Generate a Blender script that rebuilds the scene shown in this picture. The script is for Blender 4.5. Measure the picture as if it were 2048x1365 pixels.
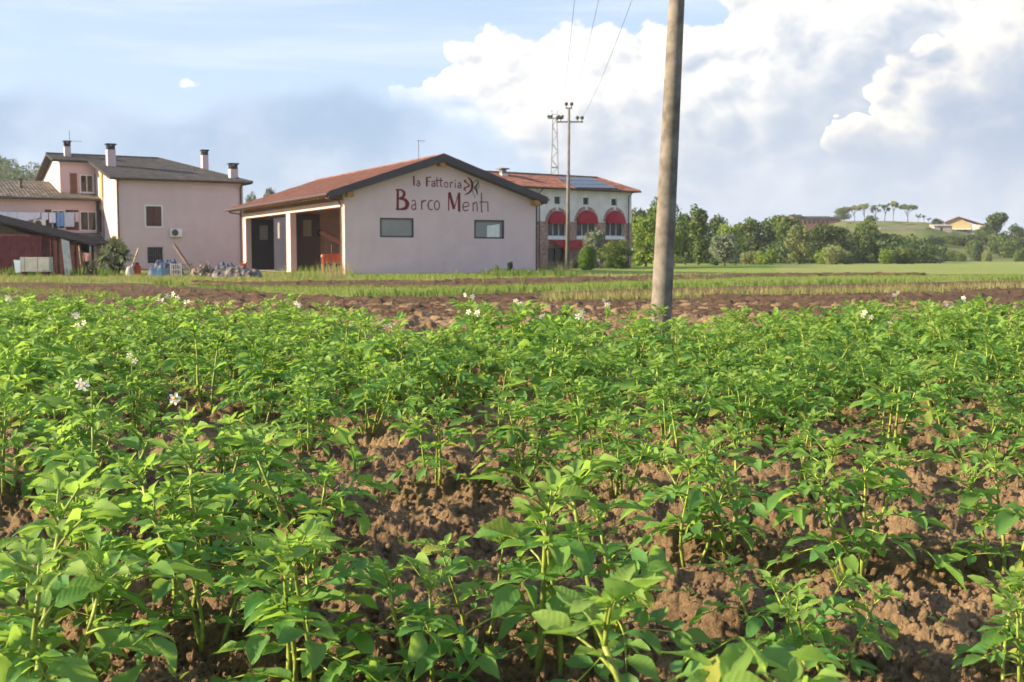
import bpy, math, random
import numpy as np
from mathutils import Vector, Matrix

# ------------------------------------------------------------------ camera, light, sky
for o in list(bpy.data.objects):
    bpy.data.objects.remove(o)
scene = bpy.context.scene
C = scene.collection
F, HOR, HCAM = 2250.0, 514.0, 1.10            # focal length and horizon in pixels of the 2048 wide photo
TH = math.atan((682.5 - HOR) / F)
cam_data = bpy.data.cameras.new('camera')
cam_data.sensor_width = 36.0
cam_data.lens = 36.0 * F / 2048.0
cam_data.clip_start = 0.05
cam_data.clip_end = 6000.0
cam_data.dof.use_dof = True
cam_data.dof.focus_distance = 4.2
cam_data.dof.aperture_fstop = 8.5
cam = bpy.data.objects.new('camera', cam_data)
C.objects.link(cam)
cam.location = (0, 0, HCAM)
cam.rotation_euler = (math.pi / 2 - TH, 0, 0)
scene.camera = cam

SUN_EL = math.radians(20.0)
SUN_AZ = math.atan2(-0.985, -0.17)            # compass direction of the sun: x = sin, y = cos
sun_dir = Vector((math.sin(SUN_AZ) * math.cos(SUN_EL), math.cos(SUN_AZ) * math.cos(SUN_EL), math.sin(SUN_EL)))
sun_data = bpy.data.lights.new('sun', 'SUN')
sun_data.energy = 4.5
sun_data.angle = math.radians(1.0)
sun_data.color = (1.0, 0.79, 0.53)
sun = bpy.data.objects.new('sun', sun_data)
C.objects.link(sun)
sun.rotation_euler = sun_dir.to_track_quat('Z', 'Y').to_euler()

scene.view_settings.view_transform = 'Standard'
scene.view_settings.look = 'None'
scene.view_settings.gamma = 1.0
scene.view_settings.use_curve_mapping = False
scene.view_settings.exposure = 1.58
scene.cycles.max_bounces = 8
scene.cycles.diffuse_bounces = 6
scene.cycles.glossy_bounces = 2
scene.cycles.transmission_bounces = 5
scene.cycles.use_adaptive_sampling = True
scene.cycles.adaptive_threshold = 0.03
scene.cycles.transparent_max_bounces = 4
scene.cycles.use_denoising = True

world = bpy.data.worlds.new('World')
scene.world = world
world.use_nodes = True
world.cycles.sampling_method = 'MANUAL'
world.cycles.sample_map_resolution = 512


class NB:
    """small expression helper on a node tree"""
    def __init__(s, tree):
        s.t = tree; s.n = tree.nodes; s.l = tree.links

    def node(s, typ, **kw):
        n = s.n.new(typ)
        for k, v in kw.items():
            setattr(n, k, v)
        return n

    def put(s, sock, v):
        if isinstance(v, (int, float)):
            sock.default_value = v
        elif isinstance(v, tuple):
            sock.default_value = v if len(v) == len(sock.default_value) else v + (1.0,)
        else:
            s.l.new(v, sock)

    def m(s, op, a, b=None, c=None, clamp=False):
        n = s.node('ShaderNodeMath', operation=op, use_clamp=clamp)
        s.put(n.inputs[0], a)
        if b is not None: s.put(n.inputs[1], b)
        if c is not None: s.put(n.inputs[2], c)
        return n.outputs[0]

    def add(s, a, b): return s.m('ADD', a, b)
    def sub(s, a, b): return s.m('SUBTRACT', a, b)
    def mul(s, a, b): return s.m('MULTIPLY', a, b)

    def smooth(s, v, a, b, o0=0.0, o1=1.0):
        n = s.node('ShaderNodeMapRange', interpolation_type='SMOOTHSTEP')
        s.put(n.inputs[0], v); s.put(n.inputs[1], a); s.put(n.inputs[2], b); s.put(n.inputs[3], o0); s.put(n.inputs[4], o1)
        return n.outputs[0]

    def lin(s, v, a, b, o0=0.0, o1=1.0):
        n = s.node('ShaderNodeMapRange')
        s.put(n.inputs[0], v); s.put(n.inputs[1], a); s.put(n.inputs[2], b); s.put(n.inputs[3], o0); s.put(n.inputs[4], o1)
        return n.outputs[0]

    def mix(s, f, a, b, mode='MIX'):
        n = s.node('ShaderNodeMix', data_type='RGBA', blend_type=mode)
        s.put(n.inputs[0], f); s.put(n.inputs[6], a); s.put(n.inputs[7], b)
        return n.outputs[2]

    def noise(s, vec, scale, detail=4.0, rough=0.55, dist=0.0):
        n = s.node('ShaderNodeTexNoise')
        if vec is not None: s.l.new(vec, n.inputs['Vector'])
        n.inputs['Scale'].default_value = scale
        n.inputs['Detail'].default_value = detail
        n.inputs['Roughness'].default_value = rough
        n.inputs['Distortion'].default_value = dist
        return n.outputs[0]

    def voro(s, vec, scale, smooth=0.6, detail=2.0, rough=0.5):
        n = s.node('ShaderNodeTexVoronoi', feature='SMOOTH_F1')
        if vec is not None: s.l.new(vec, n.inputs['Vector'])
        n.inputs['Scale'].default_value = scale
        n.inputs['Smoothness'].default_value = smooth
        n.inputs['Detail'].default_value = detail
        n.inputs['Roughness'].default_value = rough
        return n.outputs[0]

    def curve(s, v, pts):
        """piecewise linear function of a value: pts = [(x, y)]"""
        x0, x1 = pts[0][0], pts[-1][0]
        n = s.node('ShaderNodeValToRGB')
        n.color_ramp.interpolation = 'B_SPLINE' if False else 'EASE'
        els = n.color_ramp.elements
        for i, (x, y) in enumerate(pts):
            p = (x - x0) / (x1 - x0)
            e = els[i] if i < 2 else els.new(p)
            e.position = p
            e.color = (y, y, y, 1)
        s.l.new(s.lin(v, x0, x1), n.inputs[0])
        sep = s.node('ShaderNodeSeparateColor')
        s.l.new(n.outputs[0], sep.inputs[0])
        return sep.outputs[0]


def build_sky():
    t = world.node_tree
    t.nodes.clear()
    b = NB(t)
    out = b.node('ShaderNodeOutputWorld')
    bg = b.node('ShaderNodeBackground')
    t.links.new(bg.outputs[0], out.inputs[0])
    sky = b.node('ShaderNodeTexSky', sky_type='NISHITA')
    sky.sun_disc = False
    sky.sun_elevation = SUN_EL
    sky.sun_rotation = SUN_AZ
    sky.air_density = 1.0
    sky.dust_density = 1.6
    sky.ozone_density = 1.6
    tc = b.node('ShaderNodeTexCoord')
    sep = b.node('ShaderNodeSeparateXYZ')
    t.links.new(tc.outputs['Generated'], sep.inputs[0])
    X, Y, Z = sep.outputs
    az = b.mul(b.m('ARCTAN2', X, Y), 2.25)                   # 1 unit = 1000 photo pixels
    el = b.mul(b.m('ARCSINE', Z), 2.25)
    cmb = b.node('ShaderNodeCombineXYZ')
    vz = b.mul(Z, 1.25)
    for i, q in enumerate((X, Y, vz)): t.links.new(q, cmb.inputs[i])
    V = cmb.outputs[0]

    def shifted(dx, dy, dz):
        n = b.node('ShaderNodeVectorMath', operation='ADD')
        t.links.new(V, n.inputs[0]); n.inputs[1].default_value = (dx, dy, dz)
        return n.outputs[0]

    def billow(v, sc):
        """rounded lobes with creases between them, three octaves"""
        tot = None
        for i, (q, w) in enumerate(((1.0, 0.55), (2.3, 0.27), (5.1, 0.13), (11.0, 0.065))):
            n = b.m('ABSOLUTE', b.sub(b.mul(b.noise(v, sc * q, 0.0), 2.0), 1.0))
            n = b.mul(n, w)
            tot = n if tot is None else b.add(tot, n)
        return tot                                            # about 0 .. 0.5, mean 0.2

    k = 0.016
    B0 = billow(V, 9.0)
    B1 = billow(shifted(-0.80 * k, 0.0, 0.75 * k), 9.0)
    emb = b.sub(B0, B1)                                        # positive where the billow faces the sun
    soft = b.noise(V, 5.0, 3.0, 0.5)
    wisp = b.noise(V, 14.0, 4.0, 0.6)
    # clear sky
    col = b.mix(1.0, sky.outputs[0], (SKY_K, SKY_K, SKY_K), 'MULTIPLY')
    pale = b.smooth(el, 0.05, 0.85, 0.85, 0.55)
    col = b.mix(pale, col, (0.345, 0.435, 0.575))
    # thin high streaks
    st = b.node('ShaderNodeCombineXYZ')
    t.links.new(b.mul(X, 2.0), st.inputs[0]); t.links.new(b.mul(Y, 2.0), st.inputs[1]); t.links.new(b.mul(Z, 22.0), st.inputs[2])
    cir = b.smooth(b.noise(st.outputs[0], 1.5, 4.0, 0.55, 0.4), 0.46, 0.72)
    col = b.mix(b.mul(cir, 0.55), col, (0.46, 0.51, 0.585))

    # far grey bank, ragged soft top
    t1 = b.curve(az, [(-7.07, .27), (-1.05, .30), (-.80, .305), (-.62, .27), (-.52, .30), (-.33, .345), (-.2, .32), (-.08, .25), (.6, .22), (1.1, .24), (7.07, .27)])
    m1 = b.smooth(b.add(b.sub(t1, el), b.mul(b.sub(wisp, 0.5), 0.11)), -0.012, 0.035)
    gv = b.smooth(b.add(soft, b.mul(b.sub(wisp, .5), .5)), 0.36, 0.66)
    gcol = b.mix(gv, (0.210, 0.290, 0.400), (0.33, 0.400, 0.500))
    col = b.mix(b.mul(m1, 0.85), col, gcol)

    # great cumulus
    azw = b.add(az, b.mul(b.sub(B0, 0.20), 0.22))
    def cumulus(col, pts, amp, lo, bright, shade, depth, emw):
        tp = b.curve(azw, pts)
        d = b.add(b.sub(tp, el), b.mul(b.sub(B0, 0.20), amp))    # depth below the ragged top
        mask = b.smooth(d, -0.002, 0.012)
        fade = b.smooth(b.add(b.sub(el, b.curve(azw, lo)), b.mul(b.sub(soft, 0.5), 0.10)), -0.03, 0.07)
        lit = b.add(b.lin(d, 0.0, depth, 0.90, 0.0), b.mul(b.add(b.mul(emb, emw), b.mul(b.sub(soft, 0.5), 1.4)), b.smooth(d, 0.0, depth * 1.1, 1.0, 0.35)))
        lit = b.smooth(lit, -0.12, 1.05)
        c = b.mix(lit, shade, bright)
        return b.mix(b.mul(mask, fade), col, c)
    col = cumulus(col, [(-7.07, .0), (-1.1, .0), (-.24, .0), (-.20, .335), (-.10, .40), (.02, .445), (.16, .45), (.27, .455), (.38, .46), (.46, .52), (.60, .58), (1.0, .60), (1.6, .50), (2.6, .32), (4.0, .0), (7.07, .0)],
                  0.16, [(-7.07, .05), (-.25, .335), (-.19, .325), (-.10, .275), (0., .21), (.12, .10), (.3, .05), (7.07, .05)], (0.63, 0.61, 0.57), (0.305, 0.35, 0.42), 0.34, 3.4)
    col = cumulus(col, [(-7.07, .0), (.60, .0), (.655, .31), (.72, .345), (.78, .375), (.85, .445), (.93, .47), (1.03, .50), (1.5, .52), (2.4, .30), (3.2, .0), (7.07, .0)],
                  0.10, [(-7.07, .18), (.5, .22), (.8, .17), (1.1, .15), (7.07, .15)], (0.66, 0.62, 0.545), (0.265, 0.315, 0.40), 0.19, 3.2)
    # low pale head at the left edge and a small lit tuft
    col = cumulus(col, [(-7.07, .0), (-1.2, .225), (-1.0, .22), (-.965, .14), (-.9, .0), (7.07, .0)],
                  0.08, [(-7.07, .12), (7.07, .12)], (0.56, 0.57, 0.58), (0.42, 0.47, 0.54), 0.2, 2.0)
    r = b.m('SQRT', b.add(b.m('POWER', b.add(az, .626), 2.0), b.m('POWER', b.mul(b.sub(el, .324), 1.5), 2.0)))
    tuft = b.smooth(b.add(r, b.mul(b.sub(b.noise(V, 70.0, 3.0), 0.5), 0.06)), 0.022, 0.012)
    col = b.mix(b.mul(tuft, 0.6), col, (0.66, 0.64, 0.61))
    # pale wisps low in the bank
    wp = b.mul(b.smooth(b.noise(V, 7.0, 5.0, 0.6), 0.50, 0.68), b.smooth(el, 0.30, 0.12))
    col = b.mix(b.mul(wp, 0.38), col, (0.54, 0.55, 0.58))
    # low haze to the horizon
    hz = b.smooth(b.add(el, b.mul(b.sub(soft, .5), .15)), 0.22, 0.0)
    col = b.mix(b.mul(hz, 0.55), col, (0.40, 0.445, 0.515))
    t.links.new(col, bg.inputs[0])
    bg.inputs[1].default_value = SKY_S


SKY_K, SKY_S = 0.11, 0.65
build_sky()

# ------------------------------------------------------------------ helpers
rng = random.Random(7)
nrng = np.random.default_rng(11)


def ray(px, py):
    xc, yc = (px - 1024.0) / F, (682.5 - py) / F
    return Vector((xc, math.cos(TH) + yc * math.sin(TH), -math.sin(TH) + yc * math.cos(TH)))


def at(px, py, Y):
    d = ray(px, py)
    return Vector((0, 0, HCAM)) + d * (Y / d.y)


def ground(px, py, z=0.0):
    d = ray(px, py)
    return Vector((0, 0, HCAM)) + d * ((z - HCAM) / d.z)


def project(p):
    q = Vector(p) - Vector((0, 0, HCAM))
    zc = q.y * math.cos(TH) - q.z * math.sin(TH)
    yc = q.y * math.sin(TH) + q.z * math.cos(TH)
    return 1024 + F * q.x / zc, 682.5 - F * yc / zc


class Frame:
    """ground frame of a building: u along the front, v into the depth"""
    def __init__(s, x, y, u):
        s.o = Vector((x, y, 0)); L = math.hypot(*u)
        s.u = Vector((u[0] / L, u[1] / L, 0)); s.v = Vector((-s.u.y, s.u.x, 0))
        s.rz = math.atan2(s.u.y, s.u.x)

    def front(s, px, py, v0=0.0):
        d = ray(px, py); c = Vector((0, 0, HCAM)); o = s.o + s.v * v0
        k = (o - c).dot(s.v) / d.dot(s.v)
        p = c + d * k
        return (p - s.o).dot(s.u), p.z

    def side(s, px, py, u0=0.0):
        d = ray(px, py); c = Vector((0, 0, HCAM)); o = s.o + s.u * u0
        k = (o - c).dot(s.u) / d.dot(s.u)
        p = c + d * k
        return (p - s.o).dot(s.v), p.z

    def w(s, u, v, z=0.0):
        return s.o + s.u * u + s.v * v + Vector((0, 0, z))


class MB:
    def __init__(s):
        s.v = []; s.f = []

    def quad(s, a, b_, c, d):
        i = len(s.v); s.v += [tuple(a), tuple(b_), tuple(c), tuple(d)]; s.f.append((i, i + 1, i + 2, i + 3)); return s

    def poly(s, pts):
        i = len(s.v); s.v += [tuple(p) for p in pts]; s.f.append(tuple(range(i, i + len(pts)))); return s

    def box(s, x0, x1, y0, y1, z0, z1):
        i = len(s.v)
        s.v += [(x, y, z) for z in (z0, z1) for (x, y) in ((x0, y0), (x1, y0), (x1, y1), (x0, y1))]
        for q in ((3, 2, 1, 0), (4, 5, 6, 7), (0, 1, 5, 4), (1, 2, 6, 5), (2, 3, 7, 6), (3, 0, 4, 7)):
            s.f.append(tuple(i + k for k in q))
        return s

    def hexa(s, bot, top):
        i = len(s.v); n = len(bot)
        s.v += [tuple(p) for p in bot] + [tuple(p) for p in top]
        s.f.append(tuple(i + k for k in range(n))[::-1]); s.f.append(tuple(i + n + k for k in range(n)))
        for k in range(n):
            j = (k + 1) % n
            s.f.append((i + k, i + j, i + n + j, i + n + k))
        return s

    def beam(s, p, q, w, h, up=(0, 0, 1)):
        p, q, up = Vector(p), Vector(q), Vector(up)
        d = (q - p).normalized(); sd = d.cross(up)
        if sd.length < 1e-4: sd = d.cross(Vector((1, 0, 0)))
        sd.normalize(); uu = sd.cross(d).normalized()
        a = [p + sd * (w / 2 * x) + uu * (h / 2 * y) for x, y in ((-1, -1), (1, -1), (1, 1), (-1, 1))]
        c = [v + (q - p) for v in a]
        return s.hexa(a, c)

    def tube(s, pts, rad, n=8, cap=True):
        pts = [Vector(p) for p in pts]
        if not isinstance(rad, (list, tuple)): rad = [rad] * len(pts)
        base = len(s.v); ref = Vector((0.13, 0.27, 0.95))
        for k, p in enumerate(pts):
            d = (pts[min(k + 1, len(pts) - 1)] - pts[max(k - 1, 0)]).normalized()
            a = d.cross(ref if abs(d.dot(ref.normalized())) < 0.97 else Vector((1, 0, 0))).normalized()
            c = d.cross(a)
            for j in range(n):
                th = 2 * math.pi * j / n
                s.v.append(tuple(p + (a * math.cos(th) + c * math.sin(th)) * rad[k]))
        for k in range(len(pts) - 1):
            for j in range(n):
                j2 = (j + 1) % n
                s.f.append((base + k * n + j, base + k * n + j2, base + (k + 1) * n + j2, base + (k + 1) * n + j))
        if cap:
            s.f.append(tuple(base + j for j in range(n))[::-1])
            s.f.append(tuple(base + (len(pts) - 1) * n + j for j in range(n)))
        return s

    def lathe(s, prof, c=(0, 0, 0), n=12):
        base = len(s.v)
        for r, z in prof:
            for j in range(n):
                th = 2 * math.pi * j / n
                s.v.append((c[0] + r * math.cos(th), c[1] + r * math.sin(th), c[2] + z))
        for k in range(len(prof) - 1):
            for j in range(n):
                j2 = (j + 1) % n
                s.f.append((base + k * n + j, base + k * n + j2, base + (k + 1) * n + j2, base + (k + 1) * n + j))
        s.f.append(tuple(base + j for j in range(n))[::-1]); s.f.append(tuple(base + (len(prof) - 1) * n + j for j in range(n)))
        return s

    def plate(s, o, a, n, W, H, T, holes=()):
        """upright plate: corner o, horizontal direction a, thickness direction n, holes (x0,x1,z0,z1)"""
        o, a, n = Vector(o), Vector(a), Vector(n); up = Vector((0, 0, 1))
        xs = sorted({0.0, W} | {h[0] for h in holes} | {h[1] for h in holes})
        zs = sorted({0.0, H} | {h[2] for h in holes} | {h[3] for h in holes})
        P = lambda x, z, t: o + a * x + up * z + n * t
        def solid(i, j):
            if i < 0 or j < 0 or i >= len(xs) - 1 or j >= len(zs) - 1: return False
            cx, cz = (xs[i] + xs[i + 1]) / 2, (zs[j] + zs[j + 1]) / 2
            return not any(h[0] < cx < h[1] and h[2] < cz < h[3] for h in holes)
        for i in range(len(xs) - 1):
            for j in range(len(zs) - 1):
                if not solid(i, j): continue
                x0, x1, z0, z1 = xs[i], xs[i + 1], zs[j], zs[j + 1]
                s.quad(P(x0, z0, 0), P(x1, z0, 0), P(x1, z1, 0), P(x0, z1, 0))
                s.quad(P(x0, z0, T), P(x0, z1, T), P(x1, z1, T), P(x1, z0, T))
                if not solid(i - 1, j): s.quad(P(x0, z0, 0), P(x0, z1, 0), P(x0, z1, T), P(x0, z0, T))
                if not solid(i + 1, j): s.quad(P(x1, z0, 0), P(x1, z0, T), P(x1, z1, T), P(x1, z1, 0))
                if not solid(i, j - 1): s.quad(P(x0, z0, 0), P(x0, z0, T), P(x1, z0, T), P(x1, z0, 0))
                if not solid(i, j + 1): s.quad(P(x0, z1, 0), P(x1, z1, 0), P(x1, z1, T), P(x0, z1, T))
        return s

    def ribbon(s, pts, w, o, a, n, t):
        """flat stroke on a wall: pts [(x, z)], width w or list"""
        if not isinstance(w, (list, tuple)): w = [w] * len(pts)
        P = lambda x, z, d: Vector(o) + Vector(a) * x + Vector((0, 0, z)) + Vector(n) * d
        L, R = [], []
        for k, (x, z) in enumerate(pts):
            x0, z0 = pts[max(k - 1, 0)]; x1, z1 = pts[min(k + 1, len(pts) - 1)]
            dx, dz = x1 - x0, z1 - z0; q = math.hypot(dx, dz) or 1
            nx, nz = -dz / q * w[k] / 2, dx / q * w[k] / 2
            L.append((x + nx, z + nz)); R.append((x - nx, z - nz))
        for k in range(len(pts) - 1):
            s.quad(P(*R[k], t), P(*R[k + 1], t), P(*L[k + 1], t), P(*L[k], t))
        return s

    def build(s, name, mat, parent=None, smooth=False):
        me = bpy.data.meshes.new(name)
        me.from_pydata(s.v, [], s.f)
        return finish(name, me, mat, parent, smooth)


def finish(name, me, mat, parent=None, smooth=False):
    if mat is not None: me.materials.append(mat)
    if smooth: me.polygons.foreach_set('use_smooth', [True] * len(me.polygons))
    me.update()
    o = bpy.data.objects.new(name, me)
    C.objects.link(o)
    if parent is not None: o.parent = parent
    return o


def np_mesh(name, V, quads, tris=None, uv=None):
    me = bpy.data.meshes.new(name)
    V = np.asarray(V, np.float32).reshape(-1, 3)
    fs = [np.asarray(quads, np.int32).reshape(-1, 4)] if quads is not None and len(quads) else []
    loops = [f.ravel() for f in fs]; cnt = [np.full(len(f), 4, np.int32) for f in fs]
    if tris is not None and len(tris):
        tr = np.asarray(tris, np.int32).reshape(-1, 3); loops.append(tr.ravel()); cnt.append(np.full(len(tr), 3, np.int32))
    loops = np.concatenate(loops); cnt = np.concatenate(cnt)
    me.vertices.add(len(V)); me.vertices.foreach_set('co', V.ravel())
    me.loops.add(len(loops)); me.loops.foreach_set('vertex_index', loops)
    me.polygons.add(len(cnt))
    start = np.concatenate([[0], np.cumsum(cnt)[:-1]]).astype(np.int32)
    me.polygons.foreach_set('loop_start', start)
    if uv is not None:
        l = me.uv_layers.new(name='UVMap')
        l.data.foreach_set('uv', np.asarray(uv, np.float32)[loops].ravel())
    me.update(calc_edges=True)
    return me


def tag(o, label=None, cat=None, group=None, kind=None):
    if label: o['label'] = label
    if cat: o['category'] = cat
    if group: o['group'] = group
    if kind: o['kind'] = kind
    return o


def thing(name, label, cat, loc=(0, 0, 0), rz=0.0, group=None):
    o = bpy.data.objects.new(name, None)
    o.empty_display_size = 0.2
    C.objects.link(o)
    o.location = loc; o.rotation_euler = (0, 0, rz)
    return tag(o, label, cat, group)


# ------------------------------------------------------------------ materials
MATS = {}


def mat(name, col, rough=0.8, var=0.18, scale=3.0, bump=0.0, bscale=30.0, spec=0.3, metal=0.0, col2=None, detail=5.0, coord='Object', stain=0.0):
    if name in MATS: return MATS[name]
    m = bpy.data.materials.new(name); m.use_nodes = True
    b = NB(m.node_tree); p = m.node_tree.nodes['Principled BSDF']
    tc = b.node('ShaderNodeTexCoord'); v = tc.outputs[coord]
    n = b.noise(v, scale, detail, 0.6)
    c2 = col2 or tuple(max(0.0, x * (1 - var * 1.6)) for x in col)
    c1 = col if col2 else tuple(x * (1 + var) for x in col)
    c = b.mix(b.smooth(n, 0.32, 0.68), c2, c1)
    if stain:
        mp = b.node('ShaderNodeMapping'); m.node_tree.links.new(v, mp.inputs[0]); mp.inputs['Scale'].default_value = (1.0, 1.0, 0.16)
        s_ = b.smooth(b.noise(mp.outputs[0], 1.7, 6.0, 0.62), 0.52, 0.76)
        c = b.mix(b.mul(s_, stain), c, tuple(x * 0.55 for x in col))
    m.node_tree.links.new(c, p.inputs['Base Color'])
    p.inputs['Roughness'].default_value = rough
    p.inputs['Specular IOR Level'].default_value = spec
    p.inputs['Metallic'].default_value = metal
    if bump:
        bn = b.node('ShaderNodeBump'); bn.inputs['Strength'].default_value = 0.7; bn.inputs['Distance'].default_value = bump
        m.node_tree.links.new(b.noise(v, bscale, 6.0, 0.65), bn.inputs['Height'])
        m.node_tree.links.new(bn.outputs[0], p.inputs['Normal'])
    MATS[name] = m
    return m


def leaf_mat(name, col, col2, trans, tw=0.4, rough=0.5, spec=0.35, veins=False):
    m = bpy.data.materials.new(name); m.use_nodes = True
    t = m.node_tree; b = NB(t); p = t.nodes['Principled BSDF']; out = t.nodes['Material Output']
    oi = b.node('ShaderNodeObjectInfo'); ge = b.node('ShaderNodeNewGeometry')
    r = b.m('FRACT', b.add(oi.outputs['Random'], ge.outputs['Random Per Island']))
    c = b.mix(r, col, col2)
    tr = b.mix(r, trans, tuple(x * 0.75 for x in trans))
    if veins:
        uv = b.node('ShaderNodeUVMap'); sp = b.node('ShaderNodeSeparateXYZ'); t.links.new(uv.outputs[0], sp.inputs[0])
        young = b.m('GREATER_THAN', sp.outputs[0], 1.5)
        ax = b.m('ABSOLUTE', b.sub(b.sub(sp.outputs[0], b.mul(young, 2.0)), 0.5))
        c = b.mix(b.mul(young, 0.7), c, (0.23, 0.35, 0.075))
        c = b.mix(b.mul(b.smooth(r, 0.95, 0.99), 0.8), c, (0.34, 0.33, 0.07))
        w = b.m('SINE', b.mul(b.sub(sp.outputs[1], b.mul(ax, 0.55)), 44.0))
        mid = b.smooth(ax, 0.05, 0.0)
        vein = b.m('MAXIMUM', b.mul(b.smooth(w, 0.62, 1.0), 0.55), mid)
        c = b.mix(b.mul(vein, 0.22), c, (0.26, 0.36, 0.09))
        nz = b.noise(b.node('ShaderNodeTexCoord').outputs['Object'], 60.0, 3.0)
        bn = b.node('ShaderNodeBump'); bn.inputs['Strength'].default_value = 0.5; bn.inputs['Distance'].default_value = 0.0007
        t.links.new(b.add(b.mul(w, -0.5), b.mul(nz, 0.5)), bn.inputs['Height'])
        t.links.new(bn.outputs[0], p.inputs['Normal'])
    t.links.new(c, p.inputs['Base Color'])
    p.inputs['Roughness'].default_value = rough
    p.inputs['Specular IOR Level'].default_value = spec
    ts = b.node('ShaderNodeBsdfTranslucent'); t.links.new(tr, ts.inputs[0])
    mx = b.node('ShaderNodeMixShader'); mx.inputs[0].default_value = tw
    t.links.new(p.outputs[0], mx.inputs[1]); t.links.new(ts.outputs[0], mx.inputs[2]); t.links.new(mx.outputs[0], out.inputs[0])
    MATS[name] = m
    return m


def soil_mat(name, dark, light, scale=4.0):
    m = bpy.data.materials.new(name); m.use_nodes = True
    t = m.node_tree; b = NB(t); p = t.nodes['Principled BSDF']
    v = b.node('ShaderNodeTexCoord').outputs['Object']
    big = b.smooth(b.noise(v, scale * 0.25, 4.0, 0.6), 0.35, 0.65)
    fin = b.smooth(b.noise(v, scale * 10, 6.0, 0.7), 0.36, 0.64)
    c = b.mix(b.add(b.mul(big, 0.5), b.mul(fin, 0.5)), dark, light)
    peb = b.smooth(b.voro(v, scale * 9, 0.1, 0.0), 0.10, 0.05)
    c = b.mix(b.mul(peb, b.mul(b.smooth(b.noise(v, scale * 1.7, 2.0), 0.60, 0.68), 0.6)), c, (0.40, 0.33, 0.25))
    t.links.new(c, p.inputs['Base Color']); p.inputs['Roughness'].default_value = 0.95; p.inputs['Specular IOR Level'].default_value = 0.12
    bn = b.node('ShaderNodeBump'); bn.inputs['Strength'].default_value = 1.0; bn.inputs['Distance'].default_value = 0.03
    h = b.add(b.noise(v, scale * 8, 6.0, 0.75), b.mul(b.noise(v, scale * 36, 5.0, 0.75), 0.6))
    t.links.new(h, bn.inputs['Height']); t.links.new(bn.outputs[0], p.inputs['Normal'])
    MATS[name] = m
    return m


M_soil = soil_mat('dry_brown_soil', (0.122, 0.079, 0.046), (0.415, 0.296, 0.174))
M_seed = leaf_mat('seedling_leaf', (0.11, 0.20, 0.05), (0.17, 0.25, 0.07), (0.3, 0.4, 0.08), 0.35, 0.6, 0.2)
M_soilfar = soil_mat('ploughed_soil', (0.074, 0.047, 0.030), (0.158, 0.103, 0.066), 2.5)
M_leaf = leaf_mat('potato_leaf', (0.060, 0.212, 0.064), (0.178, 0.335, 0.066), (0.39, 0.63, 0.095), 0.48, 0.55, 0.28, True)
M_stem = mat('potato_stem', (0.235, 0.30, 0.055), 0.5, 0.25, 30.0)
M_petal = leaf_mat('white_petal', (0.86, 0.84, 0.78), (0.80, 0.78, 0.74), (0.8, 0.78, 0.7), 0.35, 0.6, 0.2)
M_yellow = mat('yellow_anther', (0.75, 0.45, 0.04), 0.6, 0.1)
M_pink = mat('pink_plaster', (0.68, 0.50, 0.505), 0.92, 0.03, 0.8, 0.002, 40.0, 0.15, stain=0.13)
M_pinkold = mat('old_pink_plaster', (0.62, 0.46, 0.46), 0.92, 0.03, 0.8, 0.003, 30.0, 0.15, stain=0.12)
M_cream = mat('cream_plaster', (0.72, 0.645, 0.62), 0.92, 0.08, 0.9, 0.006, 22.0, 0.15, stain=0.3)
M_white = mat('white_trim', (0.74, 0.73, 0.70), 0.7, 0.06, 3.0)
M_anthra = mat('anthracite_metal', (0.048, 0.037, 0.048), 0.6, 0.1, 2.0, spec=0.5)
M_door = mat('anthracite_door', (0.017, 0.020, 0.038), 0.4, 0.08, 1.2, spec=0.4)
M_brown = mat('brown_downpipe', (0.085, 0.050, 0.038), 0.5, 0.1)
M_rust = mat('copper_brown_gutter', (0.075, 0.045, 0.035), 0.5, 0.15)
M_wood = mat('orange_timber', (0.46, 0.225, 0.085), 0.7, 0.22, 6.0, 0.003, 30.0)
M_woodpale = mat('pale_timber', (0.32, 0.24, 0.15), 0.8, 0.2, 6.0)
M_tile = mat('terracotta_tile', (0.195, 0.092, 0.072), 0.85, 0.30, 2.2, 0.01, 14.0, 0.2)
M_tilegrey = mat('weathered_grey_tile', (0.050, 0.050, 0.056), 0.9, 0.25, 1.5, 0.01, 14.0, 0.2)
M_tilemoss = mat('mossy_tile', (0.135, 0.120, 0.100), 0.9, 0.35, 1.6, 0.01, 14.0, 0.2)
M_brick = mat('pale_red_brick', (0.40, 0.245, 0.215), 0.9, 0.25, 4.0, 0.005, 20.0, 0.15, stain=0.2)
M_red = mat('red_awning_cloth', (0.34, 0.022, 0.036), 0.75, 0.1, 5.0, spec=0.2)
M_shutter = mat('dark_red_shutter', (0.105, 0.040, 0.036), 0.6, 0.12, 5.0)
M_auger = mat('shade_darkened_red', (0.024, 0.006, 0.005), 0.8, 0.2, 5.0, spec=0.1)  # red darkened in the colour to stand in for the bay's shade
M_shutter2 = mat('brown_shutter', (0.17, 0.075, 0.035), 0.6, 0.15, 6.0)
M_ochre = mat('ochre_shutter', (0.52, 0.30, 0.055), 0.6, 0.15, 6.0)
M_glass = mat('dark_window_glass', (0.020, 0.022, 0.028), 0.12, 0.1, 1.0, spec=0.4)
M_glassgrey = mat('grey_window_glass', (0.24, 0.235, 0.225), 0.25, 0.06, 0.8, spec=0.6)
M_inshade = mat('interior_shade_tone', (0.030, 0.027, 0.027), 0.95, 0.2)  # near-black tone puts the shade behind openings into the wall colour
M_inner = mat('brown_inner_plaster', (0.46, 0.33, 0.28), 0.92, 0.1, 1.0)
M_concrete = mat('weathered_concrete', (0.185, 0.168, 0.148), 0.92, 0.24, 5.0, 0.006, 70.0, 0.15, stain=0.35)
M_conc2 = mat('grey_concrete', (0.175, 0.165, 0.155), 0.9, 0.15, 3.0)
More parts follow.
